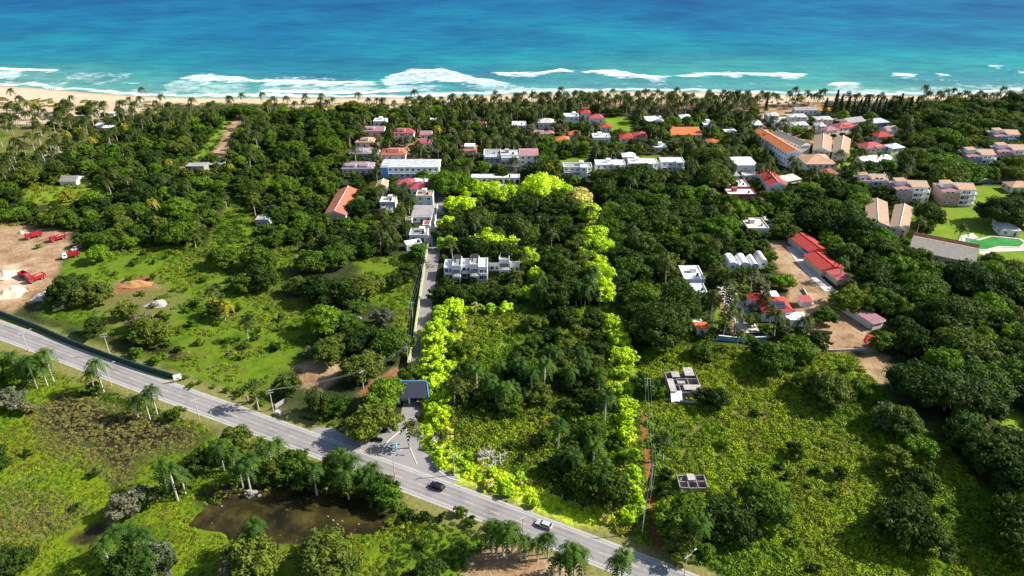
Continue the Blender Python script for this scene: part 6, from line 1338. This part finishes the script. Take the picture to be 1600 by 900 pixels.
b2 = pole(1003,834,10,'pale utility pole at the mouth of the red dirt track',1)
b3 = pole(1016,765,9.5,'utility pole in the middle of the red dirt track',1,rz=.1)
b4 = pole(1008,626,9.5,'grey utility pole left of the roofless house',1)
b5 = pole(842,362,8.5,'lone pole rising from the forest of the lot',1)
b6 = pole(1034,720,8,'thin pole right of the red dirt track',0,mat='poledark')
b7 = pole(937,480,8.5,'slim pole in the gap of the lime trees',0)
def wires(label, chain):
    p0 = chain[0][0]; rt = empty('power_line', (p0.x, p0.y, 0), 0, label, 'power line')
    for (p, h), (q_, h2) in zip(chain[:-1], chain[1:]):
        for o in (-.9, 0, .9):
            a = Vector((p.x+o-p0.x, p.y-p0.y, h-.1)); b_ = Vector((q_.x+o-p0.x, q_.y-p0.y, h2-.1)); pts = [a.lerp(b_, t)-Vector((0, 0, 4*t*(1-t)*1.0)) for t in np.linspace(0, 1, 9)]
            m_ = MB(); m_.tube(pts, .02, 4); m_.build('wire', M['steel'], rt)
wires('three wires sagging from pole to pole up the side street', [a3, a4, a5, a6, a7])
wires('three wires crossing from the grey sign frame to the brown strip', [a2, a3])
wires('three wires hanging over the red dirt track', [b2, b3, b4])
# ------------------------------------------------------------------ signs
def sign(px, py, label, w_, h_, z, mat, rz, legs=2, art=None, name='sign', cat='sign'):
    p = P(px, py); rt = empty(name, (p.x, p.y, 0), rz, label, cat); q = MB()
    q.box(-w_/2, w_/2, -.08, .08, z, z+h_); q.build('board', M[mat], rt)
    for x in ([-w_*.4, w_*.4] if legs == 2 else [0]): q = MB(); q.box(x-.07, x+.07, .085, .22, -.3, z+h_*.9); q.build('post', M['steel'], rt)
    if art: 
        for (x0, x1, z0, z1, mt) in art: q = MB(); q.box(x0, x1, -.10, -.083, z0, z1); q.build('print', M[mt], rt)
sign(279,597,'white billboard with a small dark emblem at the end of the green mesh fence',2.6,2.0,1.2,'white',R(28),art=[(-.6,.5,1.5,1.8,'dark'),(-.3,.9,2.1,2.2,'pole')],name='billboard',cat='billboard')
sign(386,628,'small pink and grey patterned sign on the road verge',1.3,1.7,.8,'pink',R(-20),1,art=[(-.5,.0,1.0,1.7,'white'),(0,.5,1.6,2.3,'mauve')])
sign(439,634,'long grey frame of an empty sign beside the utility pole',4.5,1.6,.3,'concrete',R(55),art=[(-1.9,1.9,.6,.75,'steel')],name='empty_sign')
sign(530,634,'long grey sign frame beside the small palm',3.6,1.4,.3,'concrete',R(40),name='empty_sign')
sign(543,676,'blue and white upright sign on the left island of the driveway',1.3,2.2,.5,'skyblue',R(50),1,art=[(-.4,.4,1.0,1.4,'white')])
sign(617,702,'pale blue tilted sign on the grass triangle',2.2,1.4,.5,'skyblue',R(55),art=[(-.8,.8,1.0,1.2,'white')])
sign(604,700,'small pink and white notice at the driveway kerb',1.2,.9,.6,'white',R(35),1,art=[(-.5,.1,.8,1.2,'redpink')])
p = P(436,648); rt = empty('concrete_box', (p.x, p.y, 0), R(-25), 'white concrete meter box at the edge of the main road', 'box')
q = MB(); q.box(-.9, .9, -.5, .5, 0, 1.3); q.build('body', M['offwhite'], rt); q = MB(); q.box(-1, 1, -.6, .6, 1.3, 1.42); q.build('lid', M['white'], rt); q = MB(); q.box(-.5, .5, -.53, -.505, .3, 1.0); q.build('door', M['steel'], rt)
p = P(552,684); rt = empty('stone_totem', (p.x, p.y, 0), 0, 'grey stone pillar beside the blue and white upright sign', 'pillar')
q = MB(); q.tube([(0, 0, -.2), (.05, 0, .9), (0, 0, 1.9), (.05, 0, 2.3)], [.65, .5, .55, .3], 8); q.build('shaft', M['rock'], rt); q = MB(); q.cone(0, 0, -.2, .25, .9, .85, 10); q.build('base', M['curb'], rt)
# ------------------------------------------------------------------ cars
def wheel(rt, x, y, r, w_=.26):
    k = MB(); k.tube([(0, -w_/2, 0), (0, w_/2, 0)], [r, r], 14); o = k.build('wheel', M['rubber'], rt, loc=(x, y, r)); k = MB(); k.tube([(0, -w_/2-.01, 0), (0, w_/2+.01, 0)], [r*.55, r*.55], 10); k.build('rim', M['steel'], o)
def car(px, py, rz, mat, label, L=4.6, W=1.85, suv=True, z=.03):
    p = P(px, py); rt = empty('car', (p.x, p.y, z), rz, label, 'car')
    lo = [(-.5,.32),(-.5,.62),(-.47,.82),(-.30,.92),(.30,.97),(.47,.92),(.5,.70),(.5,.32)]
    prof = [(a*L, b_) for a, b_ in lo]; n_ = len(prof); q = MB()
    for (y0, y1) in ((-W/2, W/2),):
        ys = [(-W/2+.06, .94), (-W/2, 1), (W/2, 1), (W/2-.06, .94)]
        vs = [(x*(.985 if i in (0, 3) else 1), yy, z_ if i in (1, 2) else .32+(z_-.32)*.97) for i, (yy, _) in enumerate(ys) for x, z_ in prof]
        fs = [(i*n_+j, i*n_+(j+1) % n_, (i+1)*n_+(j+1) % n_, (i+1)*n_+j) for i in range(3) for j in range(n_)]+[tuple(range(n_))[::-1], tuple(3*n_+j for j in range(n_))]
        q.add(vs, fs)
    q.build('body', M[mat], rt)
    h = 1.55 if suv else 1.42; cab = [(-.24*L,.94),(-.10*L,h),(.36*L,h),(.46*L,.96)]
    q = MB(); vs = [(x, s*(W/2-(.06 if z_ < 1 else .22)), z_) for s in (-1, 1) for x, z_ in cab]; q.add(vs, [(0,1,2,3),(7,6,5,4),(0,4,5,1),(2,6,7,3),(1,5,6,2)]); q.build('window', M['glass'], rt)
    q = MB(); q.box(-.11*L, .37*L, -W/2+.2, W/2-.2, h, h+.05); 
    for x, x2 in ((-.10*L, -.24*L), (.36*L, .46*L)):
        for s in (-1, 1): q.tube([(x, s*(W/2-.22), h), (x2, s*(W/2-.06), .94)], .05, 4)
    q.build('roof', M[mat], rt)
    for x in (-.31*L, .31*L):
        for y in (-W/2+.12, W/2-.12): wheel(rt, x, y, .35)
    for s in (-1, 1):
        q = MB(); q.box(-.502*L-.02, -.49*L, s*.62-.2, s*.62+.2, .64, .78); q.build('headlight', M['white'], rt); q = MB(); q.box(.49*L, .502*L+.02, s*.66-.16, s*.66+.16, .68, .84); q.build('tail_light', M['truckred'], rt)
        q = MB(); q.box(-.2*L, -.2*L+.2, s*(W/2+.1)-.1, s*(W/2+.1)+.1, .95, 1.1); q.build('mirror', M[mat], rt)
    return rt
def roadrot(px, py):
    p = P(px, py); i = int(np.argmin(np.hypot(RL[:, 0]-p.x, RL[:, 1]-p.y))); d = RL[i+1]-RL[i-1]; return math.atan2(d[1], d[0])
car(683,762,roadrot(683,760),'black','black car driving on the main road past the bare tree',z=.045)
car(850,822,roadrot(853,823),'silver','silver car on the main road above the royal palms',suv=False,z=.045)
car(1164,473,0,'truckwhite','white car parked in the courtyard left of the red villa',4.4)
car(1305,462,R(20),'silver','pale car parked in shade at the lower end of the stable row',4.2)
car(119,390,R(60),'silver','grey van shaded by the tree beside the dump trucks',4.8)
def truck(px, py, rz, label, cab='truckred', full=False):
    p = P(px, py); rt = empty('dump_truck', (p.x, p.y, 0), rz, label, 'truck', 'dump trucks parked on the sandy lot')
    q = MB(); q.box(-3.6, 3.6, -.45, .45, .7, 1.0); q.build('chassis', M['rubber'], rt)
    c = MB(); c.add([(-3.7,-1.15,.8),(-1.7,-1.15,.8),(-1.7,1.15,.8),(-3.7,1.15,.8),(-3.75,-1.15,1.9),(-1.7,-1.15,1.9),(-1.7,1.15,1.9),(-3.75,1.15,1.9),(-3.4,-1.05,2.8),(-1.75,-1.05,2.8),(-1.75,1.05,2.8),(-3.4,1.05,2.8)],
                    [(0,3,2,1),(0,1,5,4),(1,2,6,5),(2,3,7,6),(3,0,4,7),(4,5,9,8),(5,6,10,9),(6,7,11,10),(7,4,8,11),(8,9,10,11)]); cb = c.build('cab', M[cab], rt)
    q = MB(); q.add([(-3.74,-1.0,1.95),(-3.74,1.0,1.95),(-3.45,.95,2.65),(-3.45,-.95,2.65)], [(0,1,2,3)]); q.build('windscreen', M['glass'], cb)
    for s in (-1, 1): q = MB(); q.box(-3.2, -2.1, s*1.16-.02, s*1.16+.02, 1.9, 2.45); q.build('side_window', M['glass'], cb)
    q = MB(); z0, z1 = 1.05, 2.5; q.box(-1.4, 3.7, -1.25, 1.25, z0, z0+.12); q.box(-1.4, 3.7, -1.25, -1.15, z0+.12, z1); q.box(-1.4, 3.7, 1.15, 1.25, z0+.12, z1); q.box(-1.4, -1.3, -1.15, 1.15, z0+.12, z1+.3); q.box(3.6, 3.7, -1.15, 1.15, z0+.12, z1-.2)
    for x in np.arange(-1.0, 3.5, .9):
        for s in (-1, 1): q.box(x, x+.12, s*1.3-.05, s*1.3+.05, z0, z1)
    q.build('dump_body', M['truckred'], rt)
    if full: q = MB(); q.add([(-1.3,-1.15,1.9),(3.6,-1.15,1.9),(3.6,1.15,1.9),(-1.3,1.15,1.9),(1,0,2.7)], [(0,1,4),(1,2,4),(2,3,4),(3,0,4)]); q.build('sand_load', M['orangesoil'], rt)
    for x in (-2.8, 1.6, 2.8):
        for y in (-1.0, 1.0): wheel(rt, x, y, .5, .35)
truck(54,371,R(48),'red dump truck furthest left, beside the small sand pile'); truck(92,375,R(50),'red dump truck near the trees with a grey bed end','truckred',True)
truck(112,402,R(38),'dump truck with a white cab half under the tree','truckwhite'); truck(40,434,R(148),'red dump truck on the left of the lower pair'); truck(58,438,R(62),'red dump truck on the right of the lower pair','truckred',True)
# ------------------------------------------------------------------ heaps
def heap(px, py, w_, d_, h, mat, label, name='soil_heap', cat='heap'):
    p = P(px, py); n_ = 26; q = MB(); vs = []
    for i in range(n_+1):
        for j in range(n_+1):
            u, v_ = i/n_*2-1, j/n_*2-1; r = math.hypot(u, v_)*(1+.18*math.sin(3*math.atan2(v_, u)+px)); z = h*1.3*max(0, 1-r)**.85*(1+.3*math.sin(7*u+px)*math.cos(6*v_))+rng.uniform(0, .10)*h*(r < 1)-.12
            vs.append((u*w_/2, v_*d_/2, z))
    q.add(vs, [(i*(n_+1)+j, (i+1)*(n_+1)+j, (i+1)*(n_+1)+j+1, i*(n_+1)+j+1) for i in range(n_) for j in range(n_)]); o = q.build(name, M[mat], smooth=True, loc=(p.x, p.y, 0)); tag(o, label, cat)
M['sandheap'] = paint('pale_sand', (.58, .48, .34), .95, .25, .3, .4); M['rubbleheap'] = paint('white_rubble', (.38, .35, .31), .95, .4, 1.5, .8, dirt=(.2, .18, .15))
heap(212,444,15,8,1.3,'orangesoil','orange brown soil heap in the left pasture'); heap(18,458,12,12,2.2,'sandheap','large smooth pale sand heap at the left edge'); heap(8,430,9,10,1.6,'sandheap','pale sand bank behind the large sand heap')
heap(70,462,8,9,1.4,'rubbleheap','white rubble heap beside the grey shrub','rubble_heap'); heap(33,364,3,3,1.0,'rubbleheap','tiny grey gravel pile left of the first dump truck','gravel_pile'); heap(43,366,4,3,1.0,'sandheap','tiny sand pile beside the first dump truck')
heap(85,240,12,9,1.6,'rubbleheap','white rubble pile under the left palms','rubble_heap'); heap(1364,532,7,8,1.2,'red','heap of dark red sheets below the long shed','scrap_heap'); heap(245,475,9,7,1.0,'rubbleheap','pale brushwood pile in the left pasture','brush_pile')
# ------------------------------------------------------------------ beach: people and parasols
def person_mesh():
    me = bpy.data.meshes.new('person'); J = [((0,0,.95),.15),((0,0,1.2),.14),((0,0,1.42),.16),((0,0,1.55),.06),((0,0,1.62),.09),((0,0,1.74),.10),
        ((.1,0,.9),.10),((.12,.03,.48),.07),((.13,0,.06),.05),((.13,-.14,.03),.04),((-.1,0,.9),.10),((-.12,-.1,.48),.07),((-.13,.05,.06),.05),((-.13,-.1,.03),.04),
        ((.2,0,1.42),.06),((.28,.02,1.14),.045),((.3,-.1,.88),.035),((-.2,0,1.42),.06),((-.28,.02,1.14),.045),((-.28,-.12,.9),.035)]
    E = [(0,1),(1,2),(2,3),(3,4),(4,5),(0,6),(6,7),(7,8),(8,9),(0,10),(10,11),(11,12),(12,13),(2,14),(14,15),(15,16),(2,17),(17,18),(18,19)]
    me.from_pydata([j[0] for j in J], E, []); me.update(); return me, [j[1] for j in J]
pm, rad = person_mesh(); tmp = bpy.data.objects.new('tmp', pm); C.objects.link(tmp); sk = tmp.modifiers.new('s', 'SKIN'); 
for i, r in enumerate(rad): pm.skin_vertices[0].data[i].radius = (r, r); pm.skin_vertices[0].data[i].use_root = (i == 0)
ss = tmp.modifiers.new('ss', 'SUBSURF'); ss.levels = 1
dg = bpy.context.evaluated_depsgraph_get(); pb = bpy.data.meshes.new_from_object(tmp.evaluated_get(dg)); bpy.data.objects.remove(tmp); pb.materials.clear(); pb.materials.append(M['skin'])
q = MB(); q.tube([(0, 0, .62), (0, 0, .95), (0, 0, 1.15)], [.21, .20, .18], 10); q.tube([(0, 0, 1.15), (0, 0, 1.48)], [.19, .20], 10); cl = q.mesh('clothes', M['black'])
q = MB(); q.tube([(0, .02, 1.72), (0, .02, 1.86)], [.115, .07], 8); hr = q.mesh('hair', M['dark'])
for i, (px, py, lab) in enumerate([(66,135.5,'person in pale clothes standing apart left of the group'), (78,140.2,'person in dark clothes at the left end of the beach group'), (81,139.6,'person in dark clothes second in the beach group'), (84,140.2,'person in dark clothes fourth in the beach group'), (87,139.4,'person in dark clothes at the right end of the beach group')]):
    p = P(px, py, -.6); o = link('person', pb, None, (p.x, p.y, -.6)); o.rotation_euler[2] = i; tag(o, lab, 'person', 'people on the open beach'); c_ = link('clothes', cl, o); link('hair', hr, o)
    if i == 0: c_.data = cl.copy(); c_.data.materials[0] = M['offwhite']
PS = [(1205,164),(1216,166),(1228,164),(1240,166),(1252,163),(1262,165),(1180,166),(1190,163),(1300,163),(1312,161),(1222,160),(1246,160),(1172,161)]
for i, (px, py) in enumerate(PS):
    p = P(px, py); rt = empty('beach_parasol', (p.x, p.y, 0), 0, cat='parasol', group='thatched parasols on the beach'); q = MB(); q.cone(0, 0, -.3, 2.4, .06, .06, 6); q.build('pole', M['bark'], rt); q = MB(); q.cone(0, 0, 2.0, 3.1, 1.9, .1, 12); q.build('thatched_cone', M['thatch'], rt)
    rt['label'] = 'thatched beach parasol, ' + ['leftmost', 'second', 'third', 'fourth', 'fifth', 'sixth', 'seventh', 'eighth', 'ninth', 'tenth', 'eleventh', 'twelfth', 'rightmost'][sorted(range(len(PS)), key=lambda j: PS[j][0]).index(i)] + ' counting from the left'
# rocks round the pond
for i, (px, py, s_) in enumerate([(398,768,.9),(405,774,.7),(388,776,.6),(520,812,.4),(527,818,.34),(534,813,.3),(560,818,.3),(346,790,.34),(512,806,.32)]):
    p = P(px, py); v, f = ico(np.zeros(3), 1, .6, 2); q = MB(); q.add(v, f); o = q.build('rock', M['rock'], loc=(p.x, p.y, -.25), scale=(s_, s_*.8, s_)); tag(o, ['large pale rock at the near bank under the palms','pale rock second along the palm bank','small pale rock left on the palm bank','pale rock at the left of the group in the water','pale rock second in the water group','pale rock right in the water group','lone rock furthest right in the brown pond','lone rock furthest left in the brown pond','pale rock at the top of the water group'][i], 'rock', 'rocks in and by the brown pond')
# boundary posts of the lot seen through the vivid green patch
wall_line('wire_fence', [(858,772),(890,783),(922,797)], .08, 1.2, 'greenmesh', 'short low wire fence across the vivid green patch', 'fence', posts='pole')
